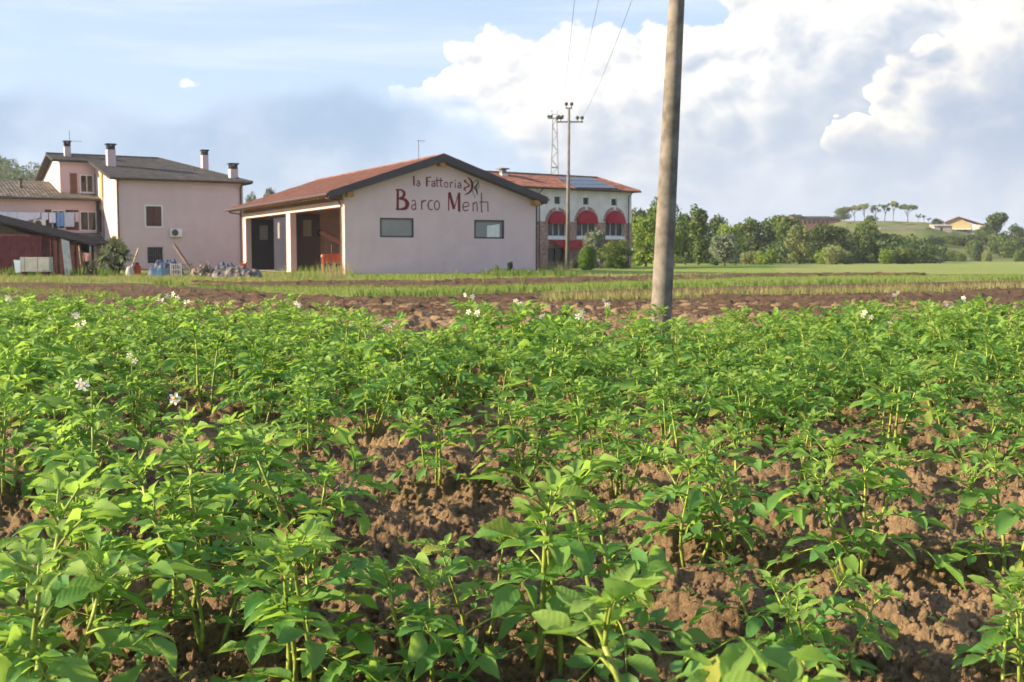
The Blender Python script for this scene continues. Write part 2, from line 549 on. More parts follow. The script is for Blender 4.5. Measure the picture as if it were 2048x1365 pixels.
M_steel = mat('galvanised_steel', (0.15, 0.155, 0.16), 0.6, 0.1, 8.0, metal=0.2)
M_insul = mat('dark_insulator', (0.075, 0.06, 0.055), 0.3, 0.1)
M_solar = mat('solar_cell_blue', (0.035, 0.048, 0.085), 0.18, 0.1, 5.0, spec=0.6)
M_crimson = mat('crimson_lettering', (0.19, 0.012, 0.030), 0.8, 0.15, 6.0)
M_mauve = mat('mauve_lettering', (0.19, 0.055, 0.070), 0.8, 0.15, 6.0)
M_emgreen = mat('green_emblem_paint', (0.030, 0.075, 0.040), 0.8, 0.15, 6.0)
M_shedred = mat('maroon_sheet_metal', (0.125, 0.028, 0.042), 0.6, 0.16, 3.0, spec=0.3, stain=0.3)
M_blackroof = mat('black_bitumen_sheet', (0.020, 0.017, 0.018), 0.9, 0.3, 3.0, spec=0.1)
M_sheddark = mat('dark_maroon_board', (0.085, 0.026, 0.026), 0.8, 0.2, 3.0)
M_bluegrey = mat('blue_grey_sheet', (0.20, 0.245, 0.29), 0.6, 0.15, 3.0)
M_offwhite = mat('aged_white_enamel', (0.42, 0.40, 0.36), 0.5, 0.1, 3.0, stain=0.25)
M_orange = mat('orange_tractor_paint', (0.52, 0.085, 0.018), 0.4, 0.12, 6.0, spec=0.5)
M_tyre = mat('black_rubber', (0.016, 0.016, 0.016), 0.85, 0.2)
M_tarp = mat('blue_grey_tarpaulin', (0.060, 0.080, 0.135), 0.6, 0.2, 5.0, 0.02, 8.0)
M_tarpgrey = mat('grey_plastic_sheet', (0.135, 0.125, 0.12), 0.6, 0.5, 4.0, 0.03, 6.0)
M_bluebox = mat('light_blue_plastic', (0.12, 0.26, 0.42), 0.5, 0.1)
M_redcan = mat('red_plastic', (0.50, 0.045, 0.02), 0.5, 0.15)
M_pinksign = mat('faded_pink_board', (0.55, 0.27, 0.25), 0.8, 0.15, 8.0)
M_rubble = mat('mixed_rubble', (0.30, 0.24, 0.20), 0.9, 0.35, 4.0, 0.02, 12.0)
M_bark = mat('tree_bark', (0.10, 0.075, 0.052), 0.95, 0.3, 5.0, 0.02, 12.0)
M_stone = mat('grey_field_stone', (0.30, 0.29, 0.27), 0.9, 0.2, 2.0)
M_yellowwall = mat('yellow_plaster', (0.42, 0.33, 0.17), 0.9, 0.08, 1.0)
M_orangebrick = mat('orange_brickwork', (0.235, 0.115, 0.085), 0.9, 0.2, 2.0)
M_clothw = mat('white_patterned_cloth', (0.70, 0.71, 0.84), 0.85, 0.12, 8.0)
M_cloth2 = mat('pale_blue_cloth', (0.46, 0.54, 0.66), 0.85, 0.08, 8.0)
M_cloth3 = mat('sky_blue_cloth', (0.14, 0.28, 0.55), 0.85, 0.1, 8.0)
M_cloth4 = mat('pale_pink_cloth', (0.56, 0.46, 0.50), 0.85, 0.08, 8.0)
M_grass = leaf_mat('fresh_grass_blade', (0.125, 0.205, 0.040), (0.195, 0.240, 0.062), (0.28, 0.36, 0.065), 0.35, 0.6, 0.2)
M_drygrass = leaf_mat('dry_grass_blade', (0.32, 0.27, 0.13), (0.24, 0.24, 0.10), (0.38, 0.33, 0.15), 0.3, 0.7, 0.2)
M_weed = leaf_mat('dark_weed_leaf', (0.065, 0.13, 0.03), (0.12, 0.19, 0.045), (0.2, 0.3, 0.05), 0.35, 0.6, 0.2)
M_yucca = leaf_mat('yucca_leaf', (0.12, 0.17, 0.085), (0.26, 0.29, 0.16), (0.22, 0.26, 0.12), 0.15, 0.5, 0.3)
CROWN = {
    'bright': leaf_mat('bright_tree_leaf', (0.115, 0.20, 0.035), (0.19, 0.27, 0.05), (0.26, 0.36, 0.05), 0.3, 0.6, 0.2),
    'mid': leaf_mat('mid_green_tree_leaf', (0.070, 0.118, 0.034), (0.125, 0.18, 0.050), (0.17, 0.24, 0.05), 0.28, 0.6, 0.2),
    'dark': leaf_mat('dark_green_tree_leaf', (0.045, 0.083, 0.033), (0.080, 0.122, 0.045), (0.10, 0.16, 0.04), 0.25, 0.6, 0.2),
    'olive': leaf_mat('grey_green_tree_leaf', (0.125, 0.165, 0.110), (0.19, 0.225, 0.150), (0.18, 0.22, 0.12), 0.2, 0.6, 0.2),
    'pale': leaf_mat('pale_green_tree_leaf', (0.17, 0.215, 0.075), (0.24, 0.27, 0.12), (0.26, 0.31, 0.10), 0.28, 0.6, 0.2),
    'topiary': leaf_mat('clipped_bush_leaf', (0.065, 0.135, 0.018), (0.11, 0.20, 0.026), (0.14, 0.24, 0.03), 0.25, 0.6, 0.2),
}

# ------------------------------------------------------------------ noise on arrays


def _hash(ix, iy, s):
    h = (ix.astype(np.int64) * 374761393 + iy.astype(np.int64) * 668265263 + s * 974711) & 0x7fffffff
    h = ((h ^ (h >> 13)) * 1274126177) & 0x7fffffff
    h = (h ^ (h >> 16)) & 0xffff
    return h / 65535.0


def vnoise(x, y, s=0):
    ix, iy = np.floor(x), np.floor(y); fx, fy = x - ix, y - iy
    fx = fx * fx * (3 - 2 * fx); fy = fy * fy * (3 - 2 * fy)
    a, b_, c, d = _hash(ix, iy, s), _hash(ix + 1, iy, s), _hash(ix, iy + 1, s), _hash(ix + 1, iy + 1, s)
    return (a * (1 - fx) + b_ * fx) * (1 - fy) + (c * (1 - fx) + d * fx) * fy


def fbm(x, y, s=0, o=4):
    r, a, t = 0, 0.5, 0
    for k in range(o):
        r = r + a * vnoise(x * 2 ** k, y * 2 ** k, s + k * 17); t += a; a *= 0.5
    return r / t


def domes(x, y, cell, s, keep=0.7, blocky=False):
    """height of rounded lumps of about the cell size"""
    cx, cy = np.floor(x / cell), np.floor(y / cell)
    best = np.zeros_like(x)
    for dx in (-1, 0, 1):
        for dy in (-1, 0, 1):
            ix, iy = cx + dx, cy + dy
            qx = (ix + _hash(ix, iy, s)) * cell; qy = (iy + _hash(ix, iy, s + 1)) * cell
            r = cell * (0.28 + 0.42 * _hash(ix, iy, s + 2)) * (_hash(ix, iy, s + 3) < keep)
            ang = _hash(ix, iy, s + 4) * 3.14; ca, sa = np.cos(ang), np.sin(ang); e = 0.7 + 0.5 * _hash(ix, iy, s + 5)
            ux, uy = (x - qx) * ca + (y - qy) * sa, (-(x - qx) * sa + (y - qy) * ca) / e
            if blocky:
                m = np.maximum(np.abs(ux) + .35 * np.abs(uy), np.abs(uy) + .2 * np.abs(ux))
                hgt = np.clip((r - m) * 2.2, 0, r * (.45 + .4 * _hash(ix, iy, s + 6))) * (1 + .5 * (ux * (_hash(ix, iy, s + 7) - .5) + uy * (_hash(ix, iy, s + 8) - .5)) / np.maximum(r, 1e-4))
            else:
                hgt = np.sqrt(np.maximum(0, r * r - ux * ux - uy * uy))
            best = np.maximum(best, hgt)
    return best


ROW0, ROWD, ROWT = 3.05, 0.70, 0.20            # potato rows: Y + ROWT*X = ROW0 + k*ROWD


def soil_z(x, y):
    r = y + ROWT * x + 0.05 * np.sin(x * 1.7)
    ridge = 0.5 + 0.5 * np.cos((r - ROW0) / ROWD * 2 * math.pi)
    wx = x + 0.11 * (fbm(x * 9, y * 9, 3, 4) - 0.5); wy = y + 0.11 * (fbm(x * 9, y * 9, 9, 4) - 0.5)
    z = 0.075 * ridge * (0.6 + 0.8 * fbm(x * 1.3, y * 1.3, 5, 2)) - 0.05
    z = z + 0.55 * domes(wx, wy, 0.28, 21, 0.35, True) + 0.60 * domes(wx, wy, 0.12, 31, 0.55, True) + 0.6 * domes(wx + .3, wy, 0.05, 41, 0.6, True) + 0.8 * domes(wx + .1, wy + .2, 0.020, 71, 0.8)
    z = z + 0.045 * (fbm(x * 16, y * 16, 51, 5) - 0.5) + 0.07 * (fbm(x * 3, y * 3, 61, 3) - 0.5) + 0.022 * np.abs(2 * fbm(x * 45, y * 45, 81, 3) - 1)
    return z - 0.02


def grid_faces(nx, ny):
    i, j = np.meshgrid(np.arange(nx - 1), np.arange(ny - 1))
    a = (j * nx + i).ravel()
    return np.stack([a, a + 1, a + nx + 1, a + nx], 1)


# ------------------------------------------------------------------ ground
def build_ground():
    # one wide sheet of rough grassland to the horizon
    me = np_mesh('ground', [(-4000, -100, -0.06), (4000, -100, -0.06), (4000, 5500, -0.06), (-4000, 5500, -0.06)], [(0, 1, 2, 3)])
    m = bpy.data.materials.new('rough_grassland'); m.use_nodes = True
    t = m.node_tree; b = NB(t); p = t.nodes['Principled BSDF']
    v = b.node('ShaderNodeTexCoord').outputs['Object']
    a = b.smooth(b.noise(v, 0.05, 5.0, 0.6), 0.38, 0.62); f = b.smooth(b.noise(v, 3.0, 6.0, 0.7), 0.3, 0.7)
    c = b.mix(a, (0.16, 0.19, 0.052), (0.21, 0.205, 0.078)); c = b.mix(b.mul(f, 0.5), c, (0.12, 0.16, 0.045))
    t.links.new(c, p.inputs['Base Color']); p.inputs['Roughness'].default_value = 1.0; p.inputs['Specular IOR Level'].default_value = 0.05
    tag(finish('ground', me, m), kind='structure')
    # potato field soil
    fr = np.concatenate([np.linspace(-1.7, -.53, 56)[:-1], np.linspace(-.53, .53, 700), np.linspace(.53, 1.7, 56)[1:]])
    ys = np.concatenate([np.linspace(1.0, 2.5, 24)[:-1], 2.5 * (26.0 / 2.5) ** (np.linspace(0, 1, 690))])
    nx, ny = len(fr), len(ys)
    Xg, Yg = fr[None, :] * ys[:, None], np.repeat(ys[:, None], nx, 1)
    Zg = soil_z(Xg, Yg)
    me = np_mesh('field_soil', np.stack([Xg, Yg, Zg], -1).reshape(-1, 3), grid_faces(nx, ny))
    tag(finish('field_soil', me, M_soil, None, False), kind='structure')


build_ground()


def strip(name, xs, ytop, ybot, material, nx, ny, clod, z0, kind='structure', fuzz=0.0):
    px = np.linspace(xs[0], xs[-1], nx)
    yt = np.interp(px, xs, ytop) + fuzz * (fbm(px * 0.02, px * 0 + 3.3, 77, 4) - 0.5)
    yb = np.interp(px, xs, ybot) + fuzz * (fbm(px * 0.02, px * 0 + 9.3, 79, 4) - 0.5)
    w = np.linspace(0, 1, ny)[:, None]
    py = yb[None, :] * (1 - w) + yt[None, :] * w
    D = HCAM * F / (py - HOR)                         # ground distance of a photo row
    Xs, Ys = (px[None, :] - 1024) / F * D, D
    edge = np.minimum(1, np.minimum(w * 9, (1 - w) * 9))
    Z = z0 + edge * clod * (0.38 * domes(Xs, Ys, 0.30, 5, 0.10) + 0.45 * domes(Xs, Ys, 0.13, 15, 0.25) + 0.12 * (fbm(Xs * 0.5, Ys * 0.8, 33, 5) - 0.35) + 0.07 * (fbm(Xs * 5, Ys * 7, 43, 4) - 0.5) + 0.45 * domes(Xs, Ys, 0.07, 25, 0.6) + 0.014 * np.sin(Ys * 4.2 + 1.5 * fbm(Xs * .3, Ys * .3, 3, 2))) - (1 - edge) * 0.03
    me = np_mesh(name, np.stack([Xs, Ys, Z], -1).reshape(-1, 3), grid_faces(nx, ny))
    return tag(finish(name, me, material, None, True), kind=kind)


XS = [-800, 0, 300, 480, 680, 850, 1000, 1100, 1250, 1380, 1500, 1700, 2048, 2900]
A_TOP = [562, 563, 566, 581, 594, 592, 586, 583, 577, 574, 570, 566, 560, 558]
strip('ploughed_soil', XS, A_TOP, [640] * 14, M_soilfar, 1050, 200, 0.85, 0.01, fuzz=4.0)
XB = [380, 480, 680, 850, 1000, 1100, 1250, 1380, 1500, 1700, 1850]
B_TOP = [565, 566, 562, 562, 558, 556, 553.5, 550, 548.5, 547.5, 548.5]
B_BOT = [566, 573, 572, 573, 570, 567, 561.5, 557.5, 553.5, 550.5, 549.3]
strip('ploughed_soil', XB, B_TOP, B_BOT, M_soilfar, 520, 50, 1.0, 0.02, fuzz=3.0)


def lawn_mat(name, c1, c2, c3, big):
    m = bpy.data.materials.new(name); m.use_nodes = True
    t = m.node_tree; b = NB(t); p = t.nodes['Principled BSDF']
    v = b.node('ShaderNodeTexCoord').outputs['Object']
    c = b.mix(b.smooth(b.noise(v, big, 5.0, 0.6), 0.36, 0.64), c1, c2)
    c = b.mix(b.mul(b.smooth(b.noise(v, 2.5, 6.0, 0.7), 0.4, 0.7), 0.55), c, c3)
    t.links.new(c, p.inputs['Base Color']); p.inputs['Roughness'].default_value = 1.0; p.inputs['Specular IOR Level'].default_value = 0.05
    bn = b.node('ShaderNodeBump'); bn.inputs['Distance'].default_value = 0.15; bn.inputs['Strength'].default_value = 0.6
    t.links.new(b.noise(v, 5.0, 6.0, 0.7), bn.inputs['Height']); t.links.new(bn.outputs[0], p.inputs['Normal'])
    return m


M_lawn = lawn_mat('mown_lawn', (0.185, 0.265, 0.062), (0.225, 0.285, 0.075), (0.15, 0.22, 0.05), 0.06)
M_hay = lawn_mat('ripening_meadow', (0.235, 0.272, 0.095), (0.205, 0.27, 0.078), (0.28, 0.285, 0.125), 0.03)
M_verge = lawn_mat('grass_verge', (0.170, 0.230, 0.058), (0.225, 0.240, 0.078), (0.135, 0.185, 0.045), 0.25)
M_hill = lawn_mat('hillside_grass', (0.10, 0.15, 0.045), (0.20, 0.195, 0.09), (0.09, 0.13, 0.04), 0.05)


def flat_patch(name, pts, material, z):
    me = np_mesh(name, [(p[0], p[1], z) for p in pts], None, [(0, i, i + 1) for i in range(1, len(pts) - 1)])
    return tag(finish(name, me, material), kind='structure')


def gp(px, py):
    D = HCAM * F / (py - HOR)
    return ((px - 1024) / F * D, D)


strip('grass_verge', XS[3:], [574, 572, 573, 570, 567, 561.5, 557.5, 553.5, 550.3, 549, 549], [a + 0.8 for a in A_TOP[3:]], M_verge, 300, 20, 0.12, -0.01, fuzz=1.5)
strip('grass_verge', [-800, 0, 300, 500, 680, 850, 1000, 1110], [546, 546, 546, 547, 546.5, 546, 545, 544], [564, 565, 567, 567, 563, 563, 559, 557], M_verge, 300, 20, 0.12, -0.015, fuzz=1.5)
flat_patch('lawn', [gp(1100, 556), gp(1300, 554), gp(1500, 549), gp(1700, 548), gp(1850, 541), gp(1700, 529), gp(1500, 526.5), gp(1262, 526.5), gp(1100, 532)], M_lawn, -0.02)
flat_patch('meadow', [gp(1560, 548.5), gp(1850, 549), gp(2048, 549), gp(2300, 548), gp(2300, 524), gp(2000, 523), gp(1640, 524), gp(1545, 530)], M_hay, -0.012)

# ------------------------------------------------------------------ hills


def hill_z(X, Y):
    px = 1024 + F * X / np.maximum(Y, 1)
    # right hill: rises behind the tree line
    prof = np.clip((Y - 235) / 215.0, 0, 1); prof = prof * prof * (3 - 2 * prof)
    lat = np.interp(px, [1200, 1420, 1560, 1680, 1850, 1920, 2000, 2100, 2300], [2.0, 4.0, 9.0, 15.5, 15.2, 11.5, 8.5, 7.5, 7.5])
    z = prof * lat
    # left wooded hill
    p2 = np.clip((Y - 250) / 200.0, 0, 1); l2 = np.interp(px, [-900, -300, 40, 95, 170, 330], [38, 38, 36, 31, 16, 0])
    z = np.maximum(z, p2 * l2)
    return z + 0.8 * prof * (fbm(X * 0.05, Y * 0.05, 5, 3) - 0.5) - 0.5


def build_hill():
    nx, ny = 260, 60
    ys = np.linspace(228, 900, ny); fr = np.linspace(-0.75, 0.62, nx)
    X = fr[None, :] * ys[:, None]; Y = np.repeat(ys[:, None], nx, 1)
    Z = hill_z(X, Y)
    me = np_mesh('hill', np.stack([X, Y, Z], -1).reshape(-1, 3), grid_faces(nx, ny))
    tag(finish('hill', me, M_hill, None, True), kind='structure')


build_hill()


def gz(x, y):
    return float(hill_z(np.array([x]), np.array([y]))[0]) if y > 230 else -0.05


# ------------------------------------------------------------------ the long farm shed with the painted gable
G = Frame(*ground(690, 549.5).xy, (0.891, 0.453))
GW, GL = 13.43, 26.2
RIDGE_U, RIDGE_Z, EAVE_Z = 6.44, 7.57, 4.98
SL_L = (RIDGE_Z - EAVE_Z) / (RIDGE_U + 1.2)
SL_R = (RIDGE_Z - EAVE_Z) / (13.95 - RIDGE_U)


def roof_slope(mb, v0, v1, ua, za, ub, zb, pitch=0.26, amp=0.045, thick=0.10):
    """corrugated tile slope between the eave line (ua, za) and the ridge line (ub, zb)"""
    n = int((v1 - v0) / pitch) * 4
    base = len(mb.v); rows = 10
    for r in range(rows + 1):
        f = r / rows
        for k in range(n + 1):
            v = v0 + (v1 - v0) * k / n
            z = za + (zb - za) * f + amp * math.cos(k / 4 * 2 * math.pi) + 0.035 * ((r % 2) * 2 - 1) * 0.5
            mb.v.append((ua + (ub - ua) * f, v, z))
    for r in range(rows):
        for k in range(n):
            a = base + r * (n + 1) + k
            mb.f.append((a, a + 1, a + n + 2, a + n + 1))
    # underside
    mb.quad((ua, v0, za - thick), (ub, v0, zb - thick), (ub, v1, zb - thick), (ua, v1, za - thick))
    mb.quad((ua, v0, za - thick), (ua, v1, za - thick), (ua, v1, za + 0.02), (ua, v0, za + 0.02))
    return mb


def window_part(parent, o, a, n, x0, x1, z0, z1, depth, fmat, gmat, fw=0.07, proud=0.02, bars=(), sill=None):
    """frame ring + recessed pane in a wall opening; a = direction along the wall, n = inward"""
    o, a, n = Vector(o), Vector(a), Vector(n)
    W, H = x1 - x0, z1 - z0
    fr = MB().plate(o + a * x0 + Vector((0, 0, z0)) - n * proud, a, n, W, H, 0.07 + proud, [(fw, W - fw, fw, H - fw)])
    for bx in bars:
        p = o + a * (x0 + bx * W) - n * (proud - 0.012)
        fr.beam(p + Vector((0, 0, z0 + fw)) + n * .03, p + Vector((0, 0, z1 - fw)) + n * .03, fw * 0.9, 0.06, up=n)
    w = fr.build('window', fmat, parent)
    MB().plate(o + a * (x0 + fw * .5) + Vector((0, 0, z0 + fw * .5)) + n * depth, a, n, W - fw, H - fw, 0.02).build('pane', gmat, w)
    if sill is not None:
        p = o + a * (x0 - 0.1) + Vector((0, 0, z0 - 0.09)) - n * 0.12
        MB().plate(p, a, n, W + 0.2, 0.085, 0.2).build('sill', sill, w)
    return w


def build_shed():
    t = thing('farm_shed', 'long pale pink farm shed with red tiled roof and painted lettering on its gable', 'building', G.o, G.rz)
    ex, ey = (1, 0, 0), (0, 1, 0)
    # front gable wall with two window openings
    W1 = (*[G.front(p, 455)[0] for p in (760, 827)], G.front(793, 475)[1], G.front(793, 436.5)[1])
    W2 = (*[G.front(p, 459)[0] for p in (948.5, 1008)], G.front(978, 477.5)[1], G.front(978, 440.5)[1])
    wt = 4.75
    mb = MB().plate((0, 0, 0), ex, ey, GW, wt, 0.3, [(W1[0], W1[1], W1[2], W1[3]), (W2[0], W2[1], W2[2], W2[3])])
    zr = lambda u: (RIDGE_Z - SL_L * (RIDGE_U - u) if u < RIDGE_U else RIDGE_Z - SL_R * (u - RIDGE_U)) - 0.34
    gpts = [(0, wt), (GW, wt), (GW, zr(GW)), (RIDGE_U, zr(RIDGE_U)), (0, zr(0))]
    mb.hexa([(u, 0, z) for u, z in gpts], [(u, 0.3, z) for u, z in gpts])
    mb.build('gable_wall', M_pink, t)
    mb = MB().plate((0, GL, 0), ex, (0, -1, 0), GW, wt, 0.3)
    mb.hexa([(u, GL - .3, z) for u, z in gpts], [(u, GL, z) for u, z in gpts]); mb.build('rear_gable_wall', M_pink, t)
    MB().plate((GW - 0.3, 0.302, 0), ey, ex, GL - .604, wt, 0.3).build('side_wall', M_pink, t)
    MB().box(0.3, GW - .3, .3, GL - .3, -.02, 0.03).build('floor_slab', M_conc2, t)
    MB().plate((0.6, 14.2, 0.03), ex, ey, GW - .95, 4.6, 0.2).build('partition_wall', M_inner, t)
    MB().plate((4.6, .35, 0.03), ey, ex, 13.8, 4.6, 0.2).build('partition_wall', M_inner, t)
    # columns and eaves beam on the open side
    for v0, v1 in ((0.302, 0.75), (12.1, 13.1), (25.2, 25.89)):
        MB().box(0.0, 0.45, v0, v1, 0, 4.22).build('column', M_pink, t)
    MB().box(-0.03, 0.47, 0.0 + .305, GL, 4.222, 4.60).build('eaves_beam', M_pink, t)
    # timber: rafters under the eaves, purlin ends on the gable
    for k in range(34):
        v = -0.45 + k * 0.80
        z0 = RIDGE_Z - SL_L * (RIDGE_U + 1.1) - 0.20; z1 = RIDGE_Z - SL_L * (RIDGE_U - 0.9) - 0.20
        MB().beam((-1.1, v, z0 - .02), (0.9, v, z1 - .02), 0.12, 0.17).build('rafter', M_wood, t)
    for u in (0.25, RIDGE_U, GW - 0.15):
        z = zr(u) - 0.16
        MB().box(u - .2, u + .2, -0.55, 0.0, z - .17, z + .17).build('purlin_end', M_wood, t)
    MB().hexa([(-1.12, -.66, EAVE_Z - .145 + .027), (RIDGE_U, -.66, RIDGE_Z - .145), (RIDGE_U, GL + .5, RIDGE_Z - .145), (-1.12, GL + .5, EAVE_Z - .118)],
              [(-1.12, -.66, EAVE_Z - .105 + .027), (RIDGE_U, -.66, RIDGE_Z - .105), (RIDGE_U, GL + .5, RIDGE_Z - .105), (-1.12, GL + .5, EAVE_Z - .078)]).build('boarding', M_wood, t)
    # roof
    rf = roof_slope(MB(), -0.62, GL + 0.55, -1.2, EAVE_Z, RIDGE_U, RIDGE_Z).build('roof', M_tile, t)
    roof_slope(MB(), -0.62, GL + 0.55, 13.95, EAVE_Z, RIDGE_U, RIDGE_Z).build('roof', M_tile, t)
    mb = MB()
    mb.tube([(RIDGE_U, -.6, RIDGE_Z + .01), (RIDGE_U, GL + .5, RIDGE_Z + .01)], 0.11, 8); mb.build('ridge_tiles', M_tile, rf)
    # anthracite verge boards along the gable
    for ua, ub in ((-1.22, RIDGE_U), (13.97, RIDGE_U)):
        za = EAVE_Z + .10; zb = RIDGE_Z + .10
        MB().hexa([(ua, -.72, za - .42), (ub, -.72, zb - .52), (ub, -.645, zb - .52), (ua, -.645, za - .42)],
                  [(ua, -.72, za), (ub, -.72, zb), (ub, -.645, zb), (ua, -.645, za)]).build('verge_board', M_anthra, t)
        MB().hexa([(ua, -.642, za - .44), (ub, -.642, zb - .54), (ub, -.01, zb - .54), (ua, -.01, za - .44)],
                  [(ua, -.642, za - .41), (ub, -.642, zb - .51), (ub, -.01, zb - .51), (ua, -.01, za - .41)]).build('verge_soffit', M_wood if False else M_anthra, t)
    # gutters and downpipes
    MB().tube([(-1.28, -.70, EAVE_Z - .08), (-1.28, GL + .6, EAVE_Z - .08)], 0.085, 10).build('gutter', M_anthra, t)
    MB().tube([(14.02, -.70, EAVE_Z - .08), (14.02, GL + .6, EAVE_Z - .08)], 0.085, 10).build('gutter', M_anthra, t)
    MB().tube([(-1.28, -.25, EAVE_Z - .1), (-1.1, -.1, EAVE_Z - .3), (-.3, .25, 4.6), (-.1, .36, 4.3), (-.1, .36, 0)], 0.055, 8).build('downpipe', M_brown, t)
    MB().tube([(-1.28, GL - .4, EAVE_Z - .1), (-1.1, GL - .4, EAVE_Z - .3), (-.3, GL - .3, 4.6), (-.12, GL - .3, 4.3), (-.12, GL - .3, 0)], 0.055, 8).build('downpipe', M_brown, t)
    MB().tube([(14.02, -.2, EAVE_Z - .1), (13.9, .0, EAVE_Z - .35), (13.55, .1, 4.5), (13.52, .1, 0)], 0.055, 8).build('downpipe', M_brown, t)
    # gable windows
    window_part(t, (0, 0, 0), ex, ey, W1[0], W1[1], W1[2], W1[3], 0.06, M_anthra, M_glassgrey, 0.09)
    w2 = window_part(t, (0, 0, 0), ex, ey, W2[0], W2[1], W2[2], W2[3], 0.10, M_anthra, M_glassgrey, 0.09)
    uu = (W2[0] + (W2[1] - W2[0]) * .44, W2[0] + (W2[1] - W2[0]) * .86)
    MB().hexa([(uu[0], .055, W2[2] + .08), (uu[1], .055, W2[2] + .08), (uu[1], .09, W2[2] + .08), (uu[0], .09, W2[2] + .08)],
              [(uu[0], .055, W2[3] - .38), (uu[1], .055, W2[3] - .26), (uu[1], .09, W2[3] - .26), (uu[0], .09, W2[3] - .38)]).build('white_blind', M_white, w2)
    # folding door leaves, each with its little window
    def leaf(o, a, n, W, hole, m=M_door):
        d = MB().plate(o, a, n, W, 4.15, 0.07, [hole]).build('door', m, t)
        MB().plate(Vector(o) + Vector(a) * hole[0] + Vector((0, 0, hole[2])) + Vector(n) * 0.025, a, n, hole[1] - hole[0], hole[3] - hole[2], 0.02).build('pane', M_glassgrey, d)
        return d
    leaf((0.62, 13.25, 0.04), ex, ey, 1.95, (0.68, 1.30, 2.55, 3.75))
    leaf((0.50, 25.3, 0.04), ex, ey, 1.95, (0.68, 1.36, 2.45, 3.65))
    leaf((0.50, 13.15, 0.04), ey, ex, 2.6, (0.95, 1.65, 2.45, 3.65))
    leaf((0.50, 15.78, 0.04), ey, ex, 2.6, (0.95, 1.65, 2.45, 3.65))
    # antenna on the ridge
    a = G.front(843, 330, 9.0)
    ua, va, zt = RIDGE_U, 3.6, RIDGE_Z + .08
    mb = MB().tube([(ua, va, zt - .05), (ua, va, zt + 1.25)], .022, 6).beam((ua - .1, va, zt + 1.2), (ua + .5, va, zt + 1.2), .025, .025)
    for q in (0.1, .25, .4): mb.beam((ua + q, va - .25, zt + 1.2), (ua + q, va + .25, zt + 1.2), .02, .02)
    mb.build('antenna', M_steel, rf)
    # lettering: traced in enlarged photo units, laid on the plaster
    S = 350 / 1647.0
    def uvz(x, y): return G.front(760 + x * S, 290 + y * S)
    def strokes(name, lst, m, d=0.006):
        mb = MB()
        for pts, w in lst:
            q = []
            for i in range(len(pts) - 1):
                for f in (0, 1 / 3, 2 / 3):
                    p0, p1, p2, p3 = pts[max(i - 1, 0)], pts[i], pts[i + 1], pts[min(i + 2, len(pts) - 1)]
                    if len(pts) == 2: q.append(tuple(p1[k] + (p2[k] - p1[k]) * f for k in (0, 1))); continue
                    h = lambda k: 0.5 * (2 * p1[k] + (p2[k] - p0[k]) * f + (2 * p0[k] - 5 * p1[k] + 4 * p2[k] - p3[k]) * f * f + (3 * p1[k] - p0[k] - 3 * p2[k] + p3[k]) * f ** 3)
                    q.append((h(0), h(1)))
            q.append(pts[-1])
            if isinstance(w, tuple):
                wl = [np.interp(i / (len(q) - 1), np.linspace(0, 1, len(w)), w) * S * 0.040 for i in range(len(q))]
            else:
                wl = [w * S * 0.039] * len(q)
            mb.ribbon([uvz(*p) for p in q], wl, (0, 0, 0), (1, 0, 0), (0, -1, 0), d)
        return mb.build(name, m, t)
    ell = lambda cx, cy, rx, ry, a0=0, a1=360, n=10: [(cx + rx * math.cos(math.radians(a0 + (a1 - a0) * i / n)), cy + ry * math.sin(math.radians(a0 + (a1 - a0) * i / n))) for i in range(n + 1)]
    def small_a(x, y, w, h, s):
        return [([(x, y + h * .15), (x + w * .5, y), (x + w * .9, y + h * .2), (x + w, y + h)], s), ([(x + w * .95, y + h * .45), (x + w * .3, y + h * .5), (x, y + h * .78), (x + w * .4, y + h), (x + w * .95, y + h * .8)], s)]
    l1 = [([(308, 298), (318, 296)], 7), ([(318, 295), (320, 387)], 14)] + small_a(346, 340, 28, 48, 9)
    l1 += [([(440, 305), (440, 393)], 17), ([(430, 309), (480, 305)], 9), ([(440, 347), (472, 344)], 8)] + small_a(486, 343, 32, 50, 9)
    l1 += [([(536, 308), (536, 380), (548, 394)], 10), ([(571, 309), (571, 382), (586, 396)], 10), ([(522, 337), (592, 336)], 8)]
    l1 += [(ell(622, 376, 17, 23), 8), ([(662, 352), (662, 404)], 10), ([(662, 372), (674, 354), (690, 354)], 8), ([(707, 358), (707, 405)], 9), ([(702, 338), (713, 338)], 9)] + small_a(732, 358, 30, 50, 9)
    for i, j in ((0, 2), (2, 4), (4, 7), (7, 9)): strokes('letter', l1[i:j], M_mauve)
    strokes('letter', [l1[9]], M_mauve); strokes('letter', [l1[10], l1[11]], M_mauve)
    for i, j in ((12, 13), (13, 15), (15, 17), (17, 19)): strokes('letter', l1[i:j], M_mauve)
    l2 = [([(168, 424), (166, 606)], 20), ([(146, 424), (200, 425), (228, 455), (215, 492), (170, 508)], (9, 14, 24, 20, 8)), ([(175, 508), (232, 516), (258, 555), (242, 594), (200, 606), (148, 608)], (8, 24, 34, 28, 14, 9))]
    strokes('letter', l2, M_crimson)
    l3 = small_a(298, 522, 38, 90, 10) + [([(392, 525), (392, 612)], 11), ([(392, 556), (408, 528), (436, 527)], (7, 14, 9)), (ell(482, 568, 30, 44, 300, 60, 10)[::1] if False else ell(482, 568, 30, 44, -60, -300, 10), (8, 14, 8)), (ell(535, 570, 24, 42), 10)]
    for i, j in ((0, 2), (2, 4), (4, 5), (5, 6)): strokes('letter', l3[i:j], M_mauve)
    l4 = [([(646, 446), (646, 622)], 11), ([(652, 448), (697, 606)], 24), ([(697, 606), (738, 458)], 9), ([(744, 450), (744, 630)], 22)]
    strokes('letter', l4, M_crimson)
